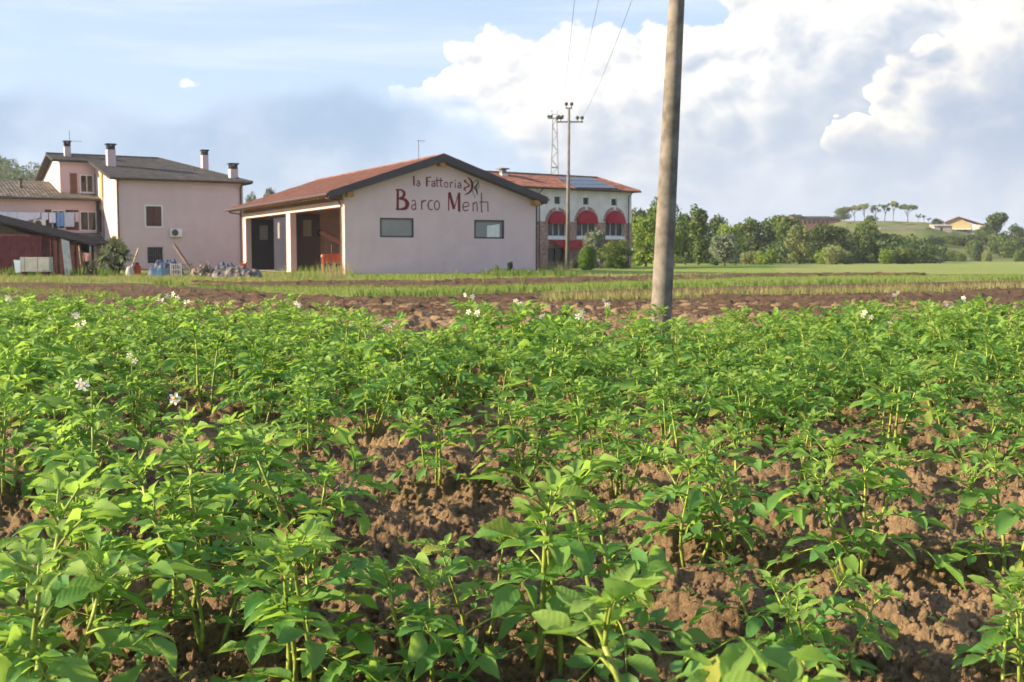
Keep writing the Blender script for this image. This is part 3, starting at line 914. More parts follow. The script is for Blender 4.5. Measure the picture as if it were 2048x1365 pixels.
    l5 = [([(780, 584), (832, 578), (828, 550), (805, 540), (783, 562), (780, 596), (798, 622), (832, 612)], 10), ([(876, 542), (876, 627)], 10), ([(876, 564), (895, 544), (912, 552), (915, 630)], 10),
          ([(955, 452), (955, 618), (966, 630)], 11), ([(936, 540), (1014, 538)], 9), ([(1014, 540), (1016, 630)], 10)]
    for i, j in ((0, 1), (1, 3), (3, 6)): strokes('letter', l5[i:j], M_mauve)
    strokes('emblem', [([(826, 306), (858, 340), (868, 392), (850, 440), (796, 474)], (6, 18, 24, 16, 6)), ([(806, 330), (796, 346), (822, 362), (838, 386), (816, 398), (792, 412), (806, 436)], (12, 14, 9, 14, 9, 14, 10))], M_crimson, 0.009)
    strokes('emblem', [([(924, 338), (898, 340), (876, 362), (870, 405), (876, 450), (894, 500)], 6), ([(922, 352), (906, 388), (884, 404)], (6, 16, 8)), ([(884, 410), (908, 424), (916, 474)], (8, 18, 6)), ([(924, 338), (930, 400), (904, 406)], 6)], M_emgreen, 0.009)
    return t


build_shed()

# ------------------------------------------------------------------ villa with the red awnings
V0 = ground(1262, 535)
VU = Vector((0.809, 0.588, 0))
VW, VD = 21.0, 7.2
V = Frame(V0.x - VU.x * VW, V0.y - VU.y * VW, VU.xy)


def build_villa():
    t = thing('villa', 'cream and brick country house with red dome awnings and solar panels', 'building', V.o, V.rz)
    ex, ey = Vector((1, 0, 0)), Vector((0, 1, 0))
    H = V.front(1258, 385)[1]
    zb = V.front(1200, 450)[1]
    small = []; tall = []
    for a, b_, y0, y1 in ((1108.5, 1121, 409, 392.5), (1166, 1178, 410.5, 394.5), (1222.5, 1234, 412, 397)):
        small.append((V.front(a, 400)[0], V.front(b_, 400)[0], V.front(a, y0)[1], V.front(a, y1)[1]))
    for a, b_ in ((1096, 1131.5), (1153.5, 1191), (1211, 1246)):
        m_ = (a + b_) / 2
        tall.append((V.front(a, 460)[0], V.front(b_, 460)[0], V.front(m_, 473.5)[1], V.front(m_, 436)[1]))
    zb = 0.5 * (tall[0][2] + tall[0][3]) + 0.55
    upper = [(*s_[:2], s_[2] - zb, s_[3] - zb) for s_ in small] + [(a, b_, 0.0, d - zb) for a, b_, c, d in tall]
    zg = tall[0][2] - 0.95
    MB().plate((0, 0, zb), ex, ey, VW, H - zb, 0.35, upper).build('plaster_wall', M_cream, t)
    doors = [(tall[0][0] - .05, tall[0][1] - .15, 0, zg - .2), (tall[1][0] + .4, tall[1][1] + .5, 0, zg - .2), (tall[2][0] - .3, tall[2][1] + .2, 0, zg - .2)]
    low = [(a, b_, c, zb) for a, b_, c, d in tall] + doors
    MB().plate((0, -0.03, 0), ex, ey, VW + .03, zb - .003, 0.38, low).build('brick_wall', M_brick, t)
    MB().plate((VW - .35, .352, 0), ey, ex, VD - .352, H, 0.35).build('end_wall', M_cream, t)
    MB().plate((0, .352, 0), ey, ex, VD - .352, H, 0.35).build('end_wall', M_cream, t)
    MB().plate((.352, VD - .35, 0), ex, ey, VW - .704, H, 0.35).build('rear_wall', M_cream, t)
    MB().box(.4, VW - .4, .8, .9, .05, H - .1).build('inner_wall', M_inshade, t)
    for s_ in small:
        window_part(t, (0, 0, 0), ex, ey, *s_, 0.2, M_white, M_glass, 0.05, -0.14)
        fr = MB().plate((s_[0] - .13, -.025, s_[2] - .13), ex, ey, s_[1] - s_[0] + .26, s_[3] - s_[2] + .26, .024, [(.13, s_[1] - s_[0] + .13, .13, s_[3] - s_[2] + .13)])
        fr.build('window_surround', M_white, t)
    for i, (a, b_, c, d) in enumerate(tall):
        w = window_part(t, (0, 0, 0), ex, ey, a, b_, c, d, 0.24, M_white, M_glass, 0.08, -0.16, bars=(0.33, 0.66))
        MB().plate((a - .12, -.16, c - .30), ex, ey, b_ - a + .24, .295, .125).build('sill', M_white, w)
        # brick arch round the awning
        cx, r = (a + b_) / 2, (b_ - a) / 2 + .02
        z0 = d - 0.35
        n = 13
        for k in range(n):
            t0, t1 = math.pi * k / n + .012, math.pi * (k + 1) / n - .012
            P = lambda th, rr, y: (cx + math.cos(th) * rr, y, z0 - .06 + math.sin(th) * rr * 1.0)
            mk = M_white if k == n // 2 else M_brick
            MB().hexa([P(t0, r + .02, -.055), P(t0, r + .30, -.055), P(t1, r + .30, -.055), P(t1, r + .02, -.055)], [P(t0, r + .02, -.005), P(t0, r + .30, -.005), P(t1, r + .30, -.005), P(t1, r + .02, -.005)]).build('arch_stone', mk, t)
        # dome awning: quarter dome on ribs
        dm = MB(); nr, na = 8, 14
        R, Dp = (b_ - a) / 2 + .06, 0.75
        base = 0
        for j in range(nr + 1):
            f = math.pi / 2 * j / nr
            for q in range(na + 1):
                th = math.pi * q / na
                dm.v.append((cx + R * math.cos(th), -.06 - Dp * math.sin(f) * (0.35 + .65 * math.sin(th)) , z0 - .12 + (R * 0.96) * math.sin(th) * math.cos(f)))
        for j in range(nr):
            for q in range(na):
                k = j * (na + 1) + q
                dm.f.append((k, k + 1, k + na + 2, k + na + 1))
        # valance
        v0 = len(dm.v)
        for q in range(na + 1):
            th = math.pi * q / na; y = -.06 - Dp * (0.35 + .65 * math.sin(th)); x = cx + R * math.cos(th)
            dm.v += [(x, y, z0 - .12), (x, y, z0 - .30 + .03 * (q % 2))]
        for q in range(na): dm.f.append((v0 + 2 * q, v0 + 2 * q + 2, v0 + 2 * q + 3, v0 + 2 * q + 1))
        dm.build('dome_awning', M_red, t)
    # ground floor: long flat awnings, dark openings with glazed doors
    for (pa, pb) in ((1098, 1172), (1207, 1247)):
        a, b_ = V.front(pa, 485)[0], V.front(pb, 485)[0]
        za = V.front((pa + pb) / 2, 481.5)[1]
        mb = MB().hexa([(a, -.04, za - .03), (b_, -.04, za - .03), (b_ - 1.0, -1.7, za - .62), (a + .3, -1.7, za - .62)], [(a, -.04, za), (b_, -.04, za), (b_ - 1.0, -1.7, za - .59), (a + .3, -1.7, za - .59)])
        mb.quad((a + .3, -1.71, za - .60), (b_ - 1.0, -1.71, za - .60), (b_ - 1.0, -1.71, za - .82), (a + .3, -1.71, za - .82))
        mb.build('flat_awning', M_red, t)
    for a, b_, c, d in doors:
        window_part(t, (0, 0, 0), ex, ey, a, b_, .02, d, .26, M_brown, M_glass, .09, -.16, bars=(.5,))
    # roof: hipped at the right end, ridge along the front
    e = 0.65
    za, zr_ = H + .06, V.front(1194, 356, 3.6)[1]
    y0, y1, ym = -e, VD + e, VD / 2
    xr = VW - 1.7
    rf = MB()
    n = int((VW + e) / .26) * 4
    for side, (ya, yb) in enumerate(((y0, ym), (y1, ym))):
        base = len(rf.v); rows = 8
        for r in range(rows + 1):
            f = r / rows; xm = (VW + e) + (xr - VW - e) * f
            for k in range(n + 1):
                x = -e + (xm + e) * k / n
                rf.v.append((x, ya + (yb - ya) * f, za + (zr_ - za) * f + .04 * math.cos(k / 4 * 2 * math.pi) * (1 - f * .3) + .02 * (r % 2)))
        for r in range(rows):
            for k in range(n):
                q = base + r * (n + 1) + k; rf.f.append((q, q + 1, q + n + 2, q + n + 1))
    rf.poly([(VW + e, y0, za), (VW + e, y1, za), (xr, ym, zr_)])
    rf.poly([(-e, y0, za), (-e, ym, zr_), (-e, y1, za)])
    rf.quad((-e, y0, za - .1), (VW + e, y0, za - .1), (VW + e, y1, za - .1), (-e, y1, za - .1))
    for p, q in (((-e, y0), (VW + e, y0)), ((VW + e, y0), (VW + e, y1))):
        rf.quad((*p, za - .1), (*q, za - .1), (*q, za), (*p, za))
    ro = rf.build('roof', M_tile, t)
    MB().tube([(-e, ym, zr_ + .03), (xr, ym, zr_ + .03), (VW + e, y0, za + .05)], .10, 6).build('ridge_tiles', M_tile, ro)
    MB().tube([(-e, y0 - .06, za - .02), (VW + e + .05, y0 - .06, za - .02)], .08, 8).build('gutter', M_rust, t)
    for px in (1077.5, 1256):
        u = V.front(px, 450)[0]
        MB().tube([(u + .1, y0 - .05, za - .05), (u, -.1, za - .55), (u, -.12, 0)], .055, 8).build('downpipe', M_rust, t)
    # solar panels: two rows on the front slope
    sl = (zr_ - za) / (ym - y0)
    L = math.hypot(zr_ - za, ym - y0)
    def onroof(x, f, d): return Vector((x, y0 + (ym - y0) * f, za + (zr_ - za) * f)) + Vector((0, -sl, 1)).normalized() * d
    c0, c1 = V.front(1110, 350, ym)[0], xr - .5
    def corner(px, py):      # a point of the front slope seen at a photo pixel
        best = min(((abs(project(V.w(*onroof(x / 10, f / 20, .1)))[0] - px) + abs(project(V.w(*onroof(x / 10, f / 20, .1)))[1] - py)), x / 10, f / 20) for x in range(0, int(VW * 10)) for f in range(0, 21))
        return best[1], best[2]
    A, B_, Cc, D_ = corner(1112, 354), corner(1180, 355.5), corner(1236, 378), corner(1152, 377)
    nc, nrw = 7, 3
    for i in range(nc):
        for j in range(nrw):
            def P(a, b_, d):
                x = (A[0] * (1 - a) + B_[0] * a) * b_ + (D_[0] * (1 - a) + Cc[0] * a) * (1 - b_)
                f = (A[1] * (1 - a) + B_[1] * a) * b_ + (D_[1] * (1 - a) + Cc[1] * a) * (1 - b_)
                return onroof(x, f, d)
            a0, a1, b0, b1 = i / nc + .006, (i + 1) / nc - .006, j / nrw + .015, (j + 1) / nrw - .015
            q = [(a0, b0), (a1, b0), (a1, b1), (a0, b1)]
            MB().hexa([P(*k, .07) for k in q], [P(*k, .13) for k in q]).build('solar_panel', M_solar, t)
    # chimney
    u = V.front(1005, 350, 3.0)[0]
    zt = V.front(1005, 338, 3.0)[1]
    MB().box(u - .38, u + .38, 2.6, 3.3, za + .6, zt - .5).build('chimney', M_cream, ro)
    MB().box(u - .26, u + .26, 2.7, 3.2, zt - .5, zt - .08).build('chimney_flue', M_conc2, ro)
    MB().box(u - .5, u + .5, 2.5, 3.4, zt - .078, zt + .05).build('chimney_cap', M_conc2, ro)
    return t


build_villa()

# ------------------------------------------------------------------ the old farmhouse on the left
HB = Frame(*at(237, 538.8, 98.0).xy, (math.cos(math.radians(31)), math.sin(math.radians(31))))
HW = HB.front(487, 450)[0]


def build_farmhouse():
    t = thing('farmhouse', 'old pink farmhouse with dark grey roof, four chimneys and a low tiled wing', 'building', HB.o, HB.rz)
    ex, ey = Vector((1, 0, 0)), Vector((0, 1, 0))
    ze = HB.front(300, 359)[1]
    VB, RV, BV = 9.0, 12.0, 23.0
    UL = -3.1
    sl = 0.225
    zr = ze + sl * (RV + .6)
    rz_ = lambda v: ze + sl * (v + .6) if v <= RV else zr - sl * 1.15 * (v - RV)
    # front wall with shuttered window and barred low window
    w1 = (HB.front(292, 430)[0], HB.front(323, 430)[0], HB.front(308, 453)[1], HB.front(308, 413)[1])
    w2 = (HB.front(294, 508)[0], HB.front(327, 508)[0], HB.front(310, 528)[1], HB.front(310, 494)[1])
    MB().plate((0, 0, 0), ex, ey, HW, ze, .35, [w1, w2]).build('front_wall', M_pinkold, t)
    # return wall (sunlit), recessed wall, end gable, right wall, rear
    def gwall(u, v0, v1, name, th=.35, s=1):
        pts = [(v0, 0), (v1, 0), (v1, rz_(v1) - .12)] + ([(RV, rz_(RV) - .12)] if v0 < RV < v1 else []) + [(v0, rz_(v0) - .12)]
        MB().hexa([(u, v, z) for v, z in pts], [(u + th * s, v, z) for v, z in pts]).build(name, M_pinkold, t)
    gwall(0, .352, VB + .34, 'return_wall')
    gwall(UL, VB + .352, BV, 'gable_wall')
    MB().plate((HW - .35, .352, 0), ey, ex, BV - .71, ze - .2, .35).build('side_wall', M_pinkold, t)
    rec = (HB.front(160, 368, VB)[0], HB.front(187, 368, VB)[0], HB.front(172, 386, VB)[1], HB.front(172, 350, VB)[1])
    MB().plate((UL, VB, 0), ex, ey, -UL - .002, rz_(VB) - .12, .35, [(rec[0] - UL, rec[1] - UL, rec[2], rec[3])]).build('recessed_wall', M_pinkold, t)
    MB().plate((UL + .36, BV - .35, 0), ex, ey, HW - UL - .72, rz_(BV) - .12, .34).build('rear_wall', M_pinkold, t)
    MB().box(UL + .5, HW - .5, VB + .9, VB + 1.0, .1, ze).build('inner_wall', M_inshade, t)
    # windows
    s_ = MB().plate((w1[0] + .03, -.04, w1[2] + .03), ex, ey, (w1[1] - w1[0]) / 2 - .04, w1[3] - w1[2] - .06, .05)
    fr = MB().plate((w1[0] - .12, -.03, w1[2] - .12), ex, ey, w1[1] - w1[0] + .24, w1[3] - w1[2] + .24, .028, [(.12, w1[1] - w1[0] + .12, .12, w1[3] - w1[2] + .12)]).build('window_surround', M_white, t)
    for k in (0, 1):
        x0 = w1[0] + .02 + k * (w1[1] - w1[0]) / 2; Wd = (w1[1] - w1[0]) / 2 - .04
        sh = MB().plate((x0, -.02, w1[2] + .02), ex, ey, Wd, w1[3] - w1[2] - .04, .05).build('shutter', M_shutter, t)
        mb = MB()
        for q in range(14):
            z = w1[2] + .1 + q * (w1[3] - w1[2] - .2) / 14
            mb.box(x0 + .05, x0 + Wd - .05, -.032, -.0205, z, z + .06)
        mb.build('louvres', M_shutter, sh)
    lw = window_part(t, (0, 0, 0), ex, ey, *w2, .2, M_white, M_glass, .05, -.12)
    mb = MB()
    for q in range(7):
        x = w2[0] + .1 + q * (w2[1] - w2[0] - .2) / 6
        mb.tube([(x, -.03, w2[2]), (x, -.03, w2[3])], .018, 5)
    mb.tube([(w2[0], -.03, (w2[2] + w2[3]) / 2), (w2[1], -.03, (w2[2] + w2[3]) / 2)], .018, 5)
    mb.build('window_bars', M_steel, lw)
    window_part(t, (0, VB, 0), ex, ey, *rec, .2, M_white, M_glass, .09, .02, bars=(.5,), sill=M_white)
    a0, a1 = HB.front(140.5, 370, VB)[0], HB.front(154, 370, VB)[0]
    MB().plate((a0, VB - .06, rec[2] - .15), ex, ey, a1 - a0, rec[3] - rec[2] + .25, .05).build('shutter', M_shutter2, t)
    MB().plate((rec[1] + .1, VB - .06, rec[2] - .15), ex, ey, .2, rec[3] - rec[2] + .25, .05).build('shutter', M_shutter, t)
    # ochre shutter standing open on the sunlit return
    v_, z0 = HB.side(203, 396); _, z1 = HB.side(203, 343)
    MB().plate((-.06, v_ - .9, z0), ey, ex, 1.1, z1 - z0, .05).build('shutter', M_ochre, t)
    # roofs
    def slab(pts, th, name, m=M_tilegrey):
        return MB().hexa([(x, y, z - th) for x, y, z in pts], pts).build(name, m, t)
    e = .7
    xr = HW - 4.6
    r1 = slab([(-e, -.6, ze), (HW + e, -.6, ze), (xr, RV, zr), (UL - e, RV, zr), (UL - e, VB - .5, rz_(VB - .5)), (-e, VB - .5, rz_(VB - .5))], .16, 'roof')
    slab([(UL - e, RV + .003, zr), (xr, RV + .003, zr), (HW + e, BV + .6, rz_(BV + .6)), (UL - e, BV + .6, rz_(BV + .6))], .16, 'roof')
    slab([(HW + e, -.597, ze), (HW + e, BV + .597, rz_(BV + .6)), (xr + .003, RV, zr)], .16, 'roof')
    # tile courses as relief on the front slope
    mb = MB()
    k = 0
    x = -e + .15
    while x < HW + e:
        top = RV if x <= xr else -.6 + (RV + .6) * (HW + e - x) / (HW + e - xr)
        mb.tube([(x, -.58, ze + .0), (x, top, ze + sl * (top + .6))], .07, 5, False); x += .30
    x = UL - e + .1
    while x < -e:
        mb.tube([(x, VB - .5, rz_(VB - .5)), (x, RV, zr)], .07, 5, False); x += .30
    mb.build('roof_tiles', M_tilegrey, r1)['kind'] = 'stuff'
    MB().tube([(UL - e, RV, zr + .04), (xr, RV, zr + .04), (HW + e, -.6, ze + .04)], .11, 6).build('ridge_tiles', M_tilegrey, r1)
    MB().tube([(-e, -.68, ze - .05), (HW + e, -.68, ze - .05)], .08, 8).build('gutter', M_rust, t)
    MB().tube([(.05, -.66, ze - .1), (.05, -.12, ze - .6), (.05, -.12, 0)], .08, 8).build('downpipe', M_brown, t)
    u_ = HW - .25
    MB().tube([(u_, -.66, ze - .1), (u_, -.12, ze - .6), (u_, -.12, 0)], .08, 8).build('downpipe', M_brown, t)
    v_ = HB.side(209, 440)[0]
    MB().tube([(-.1, v_, rz_(v_) - .3), (-.1, v_, 0)], .06, 8).build('downpipe', M_conc2, t)
    # chimneys
    def chim(px, pyt, v, w_):
        u, zt = HB.front(px, pyt, v)
        zb_ = rz_(v) - 1.7
        c = MB().box(u - w_ / 2, u + w_ / 2, v - w_ / 2, v + w_ / 2, zb_, zt - .55).build('chimney', M_pinkold, t)
        mb = MB()
        for sx in (-1, 1):
            for sy in (-1, 1):
                mb.box(u + sx * w_ * .36 - .07, u + sx * w_ * .36 + .07, v + sy * w_ * .36 - .07, v + sy * w_ * .36 + .07, zt - .549, zt - .12)
        mb.box(u - w_ * .38, u + w_ * .38, v - w_ * .38, v + w_ * .38, zt - .548, zt - .2)
        mb.box(u - w_ * .62, u + w_ * .62, v - w_ * .62, v + w_ * .62, zt - .119, zt)
        mb.build('chimney_cap', M_tilegrey, c)
        return u, zt
    u, zt = chim(134, 282, 11.0, .55)
    mb = MB().tube([(u + .5, 12.6, zr - .1), (u + .5, 12.6, zt + 1.1)], .03, 6).beam((u + .3, 12.6, zt + .15), (u + 1.6, 12.6, zt + .15), .03, .03)
    for q in (.5, .8, 1.1, 1.4): mb.beam((u + q, 12.3, zt + .15), (u + q, 12.9, zt + .15), .02, .02)
    mb.build('antenna', M_steel, r1)
    chim(221, 288, 6.0, .72); chim(409, 300, 11.0, .60); chim(466, 327, 1.6, .72)
    # low wing to the left
    WV = 7.2
    zw = HB.front(100, 399, WV - .6)[1]
    zw2 = zw + .23 * 7
    WL = -22.0
    wa = (HB.front(104, 440, WV)[0], HB.front(130, 440, WV)[0], HB.front(117, 459, WV)[1], HB.front(117, 421, WV)[1])
    wb = (HB.front(160, 440, WV)[0], HB.front(193, 440, WV)[0], HB.front(175, 462, WV)[1], HB.front(175, 423, WV)[1])
    hl = [(a - WL, b_ - WL, c, d) for a, b_, c, d in (wa, wb)]
    MB().plate((WL, WV, 0), ex, ey, -WL - .36 + .0, zw, .35, hl).build('wing_wall', M_pinkold, t)
    MB().box(WL, -.4, WV + .8, WV + .9, 0.1, zw).build('inner_wall', M_inshade, t)
    MB().hexa([(WL - .5, WV - .7, zw - .03), (-.03, WV - .7, zw - .03), (-.03, WV + 8, zw2 - .03), (WL - .5, WV + 8, zw2 - .03)], [(WL - .5, WV - .7, zw + .15), (-.03, WV - .7, zw + .15), (-.03, WV + 8, zw2 + .15), (WL - .5, WV + 8, zw2 + .15)])
    wr = MB().hexa([(WL - .5, WV - .7, zw - .03), (-.03, WV - .7, zw - .03), (-.03, VB - .05, zw + .23 * (VB - WV + .65) - .03), (WL - .5, VB - .05, zw + .23 * (VB - WV + .65) - .03)],
                   [(WL - .5, WV - .7, zw + .15), (-.03, WV - .7, zw + .15), (-.03, VB - .05, zw + .23 * (VB - WV + .65) + .15), (WL - .5, VB - .05, zw + .23 * (VB - WV + .65) + .15)]).build('wing_roof', M_tilemoss, t)
    wr2 = MB().hexa([(WL - .5, VB - .048, zw + .23 * (VB - WV + .65) - .03), (UL - .02, VB - .048, zw + .23 * (VB - WV + .65) - .03), (UL - .02, VB + 6, zw + .23 * (VB - WV + 6.7) - .03), (WL - .5, VB + 6, zw + .23 * (VB - WV + 6.7) - .03)],
                    [(WL - .5, VB - .048, zw + .23 * (VB - WV + .65) + .15), (UL - .02, VB - .048, zw + .23 * (VB - WV + .65) + .15), (UL - .02, VB + 6, zw + .23 * (VB - WV + 6.7) + .15), (WL - .5, VB + 6, zw + .23 * (VB - WV + 6.7) + .15)]).build('wing_roof', M_tilemoss, t)
    mb = MB(); x = WL
    while x < -.2:
        top = VB - .1 if x > UL - .1 else VB + 6
        mb.tube([(x, WV - .68, zw + .15), (x, top, zw + .15 + .23 * (top - WV + .7))], .045, 5, False); x += .32
    mb.build('roof_tiles', M_tilemoss, wr)['kind'] = 'stuff'
    MB().tube([(WL - .5, WV - .78, zw + .02), (-.05, WV - .78, zw + .02)], .085, 8).build('gutter', M_rust, t)
    u, z = HB.front(41, 366, WV + 4)
    MB().tube([(u, WV + 4, z - 1.2), (u, WV + 4, z + .3)], .16, 8).box(u - .25, u + .25, WV + 3.75, WV + 4.25, z + .31, z + .4).build('flue', M_anthra, wr2)
    for (a, b_, c, d), lab in ((wa, 0), (wb, 1)):
        window_part(t, (0, WV, 0), ex, ey, a, b_, c, d, .2, M_white, M_glass, .08, .03, bars=(.5,))
    for px0, px1, z0, z1, m in ((90.5, 103, wa[2], wa[3], M_shutter), (131.5, 157, wa[2], wa[3], M_shutter)):
        a, b_ = HB.front(px0, 440, WV)[0], HB.front(px1, 440, WV)[0]
        MB().plate((a, WV - .06, z0 - .05), ex, ey, b_ - a, z1 - z0 + .1, .05).build('shutter', m, t)
    a = wb[1] + .02
    MB().plate((a, WV - .85, wb[2] - .1), (.35, .93, 0), (.93, -.35, 0), .9, wb[3] - wb[2] + .2, .05).build('shutter', M_shutter, t)
    # pent roof over the ground floor of the wing
    z0 = HB.front(150, 466, WV)[1]
    MB().hexa([(-9, WV - .02, z0 - .1), (-.05, WV - .02, z0 - .1), (-.05, WV - 2.2, z0 - .85), (-9, WV - 2.2, z0 - .85)], [(-9, WV - .02, z0), (-.05, WV - .02, z0), (-.05, WV - 2.2, z0 - .72), (-9, WV - 2.2, z0 - .72)]).build('pent_roof', M_tilemoss, t)
    return WV, zw


WV, ZW = build_farmhouse()


def ac_unit(name, label, px, py, v):
    u, z = HB.front(px, py, v)
    t = thing(name, label, 'air conditioner', HB.w(u, v - .03, z), HB.rz)
    w, h, d = .50, .36, .34
    MB().box(-w, w, -d - .06, -.06, -h, h).build('casing', M_white, t)
    mb = MB().tube([(-.12, -d - .075, 0), (-.12, -d - .062, 0)], .30, 20); g = mb.build('fan_grille', M_conc2, t)
    mb = MB()
    for r in (.08, .16, .24): mb.tube([(-.12 + r * math.cos(a / 16 * 2 * math.pi), -d - .085, r * math.sin(a / 16 * 2 * math.pi)) for a in range(17)], .012, 4, False)
    for a in range(4): mb.beam((-.12, -d - .09, 0), (-.12 + .27 * math.cos(a * 1.57 + .4), -d - .09, .27 * math.sin(a * 1.57 + .4)), .02, .02)
    mb.build('fan_guard', M_anthra, g)
    for s in (-.35, .35): MB().box(s - .02, s + .02, -d - .04, .02, -h - .06, -h - .003).build('bracket', M_steel, t)
    return t


ac_unit('air_conditioner', 'white outdoor air conditioner on the pink wall below the shuttered window', 350.5, 466, 0)
ac_unit('air_conditioner', 'white outdoor air conditioner on the low wing behind the hanging laundry', 78, 448, WV)


# ------------------------------------------------------------------ poles and wires
def build_poles():
    b0 = at(1319, 600, 13.2); base = Vector((b0.x, 13.2, -.1))
    top = at(1366, -250, 13.25)
    d = (top - base)
    tip = base + d * (9.2 / d.z)
    t = thing('concrete_pole', 'thick round concrete pole rising out of the potato field', 'pole', base)
    n = 40
    mb = MB().tube([d * 0 + (tip - base) * k / n for k in range(n + 1)], [.128 - .084 * k / n for k in range(n + 1)], 28)
    mb.build('shaft', M_concrete, t, True)
    ax = Vector((.985, -.17, 0))
    arm = (tip - base) + Vector((0, 0, -.5))
    MB().beam(arm - ax * 1.0, arm + ax * 1.0, .1, .1).build('crossarm', M_steel, t)
    pts_n = []
    for s in (-.95, 0, .95):
        p = arm + ax * s + Vector((0, 0, .05 if s else .55)); 
        MB().lathe([(.03, 0), (.06, .04), (.04, .08), (.06, .12), (.03, .18)], p, 8).build('insulator', M_insul, t)
        pts_n.append(base + p + Vector((0, 0, .18)))
    # far pole with double crossarm
    D = 99.0
    fb = Vector((at(1135, 530, D).x, D, -.08))
    zt = at(1136, 214, D).z
    t = thing('utility_pole', 'slender concrete utility pole with a crossarm standing before the villa', 'pole', fb)
    MB().tube([(0, 0, 0), (.08, 0, zt)], [.20, .10], 12).build('shaft', M_conc2, t, True)
    za = at(1140, 242.5, D).z
    MB().box(-1.02, 1.32, -.06, .06, za - .06, za + .06).build('crossarm', M_steel, t)
    MB().box(-.20, .36, -.05, .05, zt - .1, zt + .02).build('top_bracket', M_steel, t)
    pts_f = []
    for x, z in ((-.92, za + .06), (-.62, za + .06), (.82, za + .06), (1.22, za + .06), (-.15, zt + .02), (.31, zt + .02)):
        MB().lathe([(.035, 0), (.035, .14), (.13, .18), (.17, .30), (.12, .42), (.05, .46)], (x, 0, z), 8).build('insulator', M_insul, t)
        pts_f.append(fb + Vector((x, 0, z + .4)))
    k = 0
    for (a, b_, lab) in ((pts_n[0], pts_f[1], 'left wire of the three running from the near pole to the utility pole'), (pts_n[1], pts_f[5], 'middle wire of the three running from the near pole to the utility pole'), (pts_n[2], pts_f[3], 'right wire of the three running from the near pole to the utility pole')):
        pts = []
        for i in range(41):
            f = i / 40; p = a.lerp(b_, f); p.z -= 1.6 * 4 * f * (1 - f) * .5; pts.append(p)
        tag(MB().tube(pts, .008, 5).build('power_line', M_steel), lab, 'wire', 'overhead wires')
    # lattice mast behind the villa
    D = 165.0
    b1 = Vector((at(1109, 400, D).x, D, -.08)); zt = at(1107, 236, D).z
    t = thing('lattice_mast', 'grey steel lattice mast rising behind the villa roof', 'mast', b1)
    w0, w1 = .85, .30
    cs = lambda f: w0 + (w1 - w0) * f
    for sx in (-1, 1):
        for sy in (-1, 1):
            MB().beam((sx * w0, sy * w0, 0), (sx * w1, sy * w1, zt), .10, .10).build('leg', M_steel, t)
    nb = 18; mb = MB()
    for k in range(nb):
        f0, f1 = k / nb, (k + 1) / nb
        a, c = cs(f0), cs(f1); z0, z1 = f0 * zt, f1 * zt
        s = 1 if k % 2 else -1
        for q in (-1, 1):
            mb.beam((-s * a, q * a, z0), (s * c, q * c, z1), .05, .05); mb.beam((q * a, -s * a, z0), (q * c, s * c, z1), .05, .05)
            if k % 6 == 0: mb.beam((-a, q * a, z0), (a, q * a, z0), .07, .07)
    mb.build('bracing', M_steel, t)
    MB().box(-.95, 1.3, -.06, .06, zt - .1, zt + .06).build('crossarm', M_steel, t)
    MB().beam((-.25, 0, zt), (-.45, 0, zt + 1.2), .06, .06).beam((.25, 0, zt), (.45, 0, zt + 1.2), .06, .06).beam((-.4, 0, zt + .55), (.4, 0, zt + .55), .06, .06).build('top_fork', M_steel, t)
    for x in (-.9, -.5, .6, 1.15):
        MB().lathe([(.04, 0), (.2, .1), (.2, .3), (.05, .45)], (x, 0, zt + .06), 8).build('insulator', M_insul, t)


build_poles()

# ------------------------------------------------------------------ red shed, laundry and yard clutter
YD = 64.0


def yard(px, py, D=YD):
    p = at(px, py, D); return p


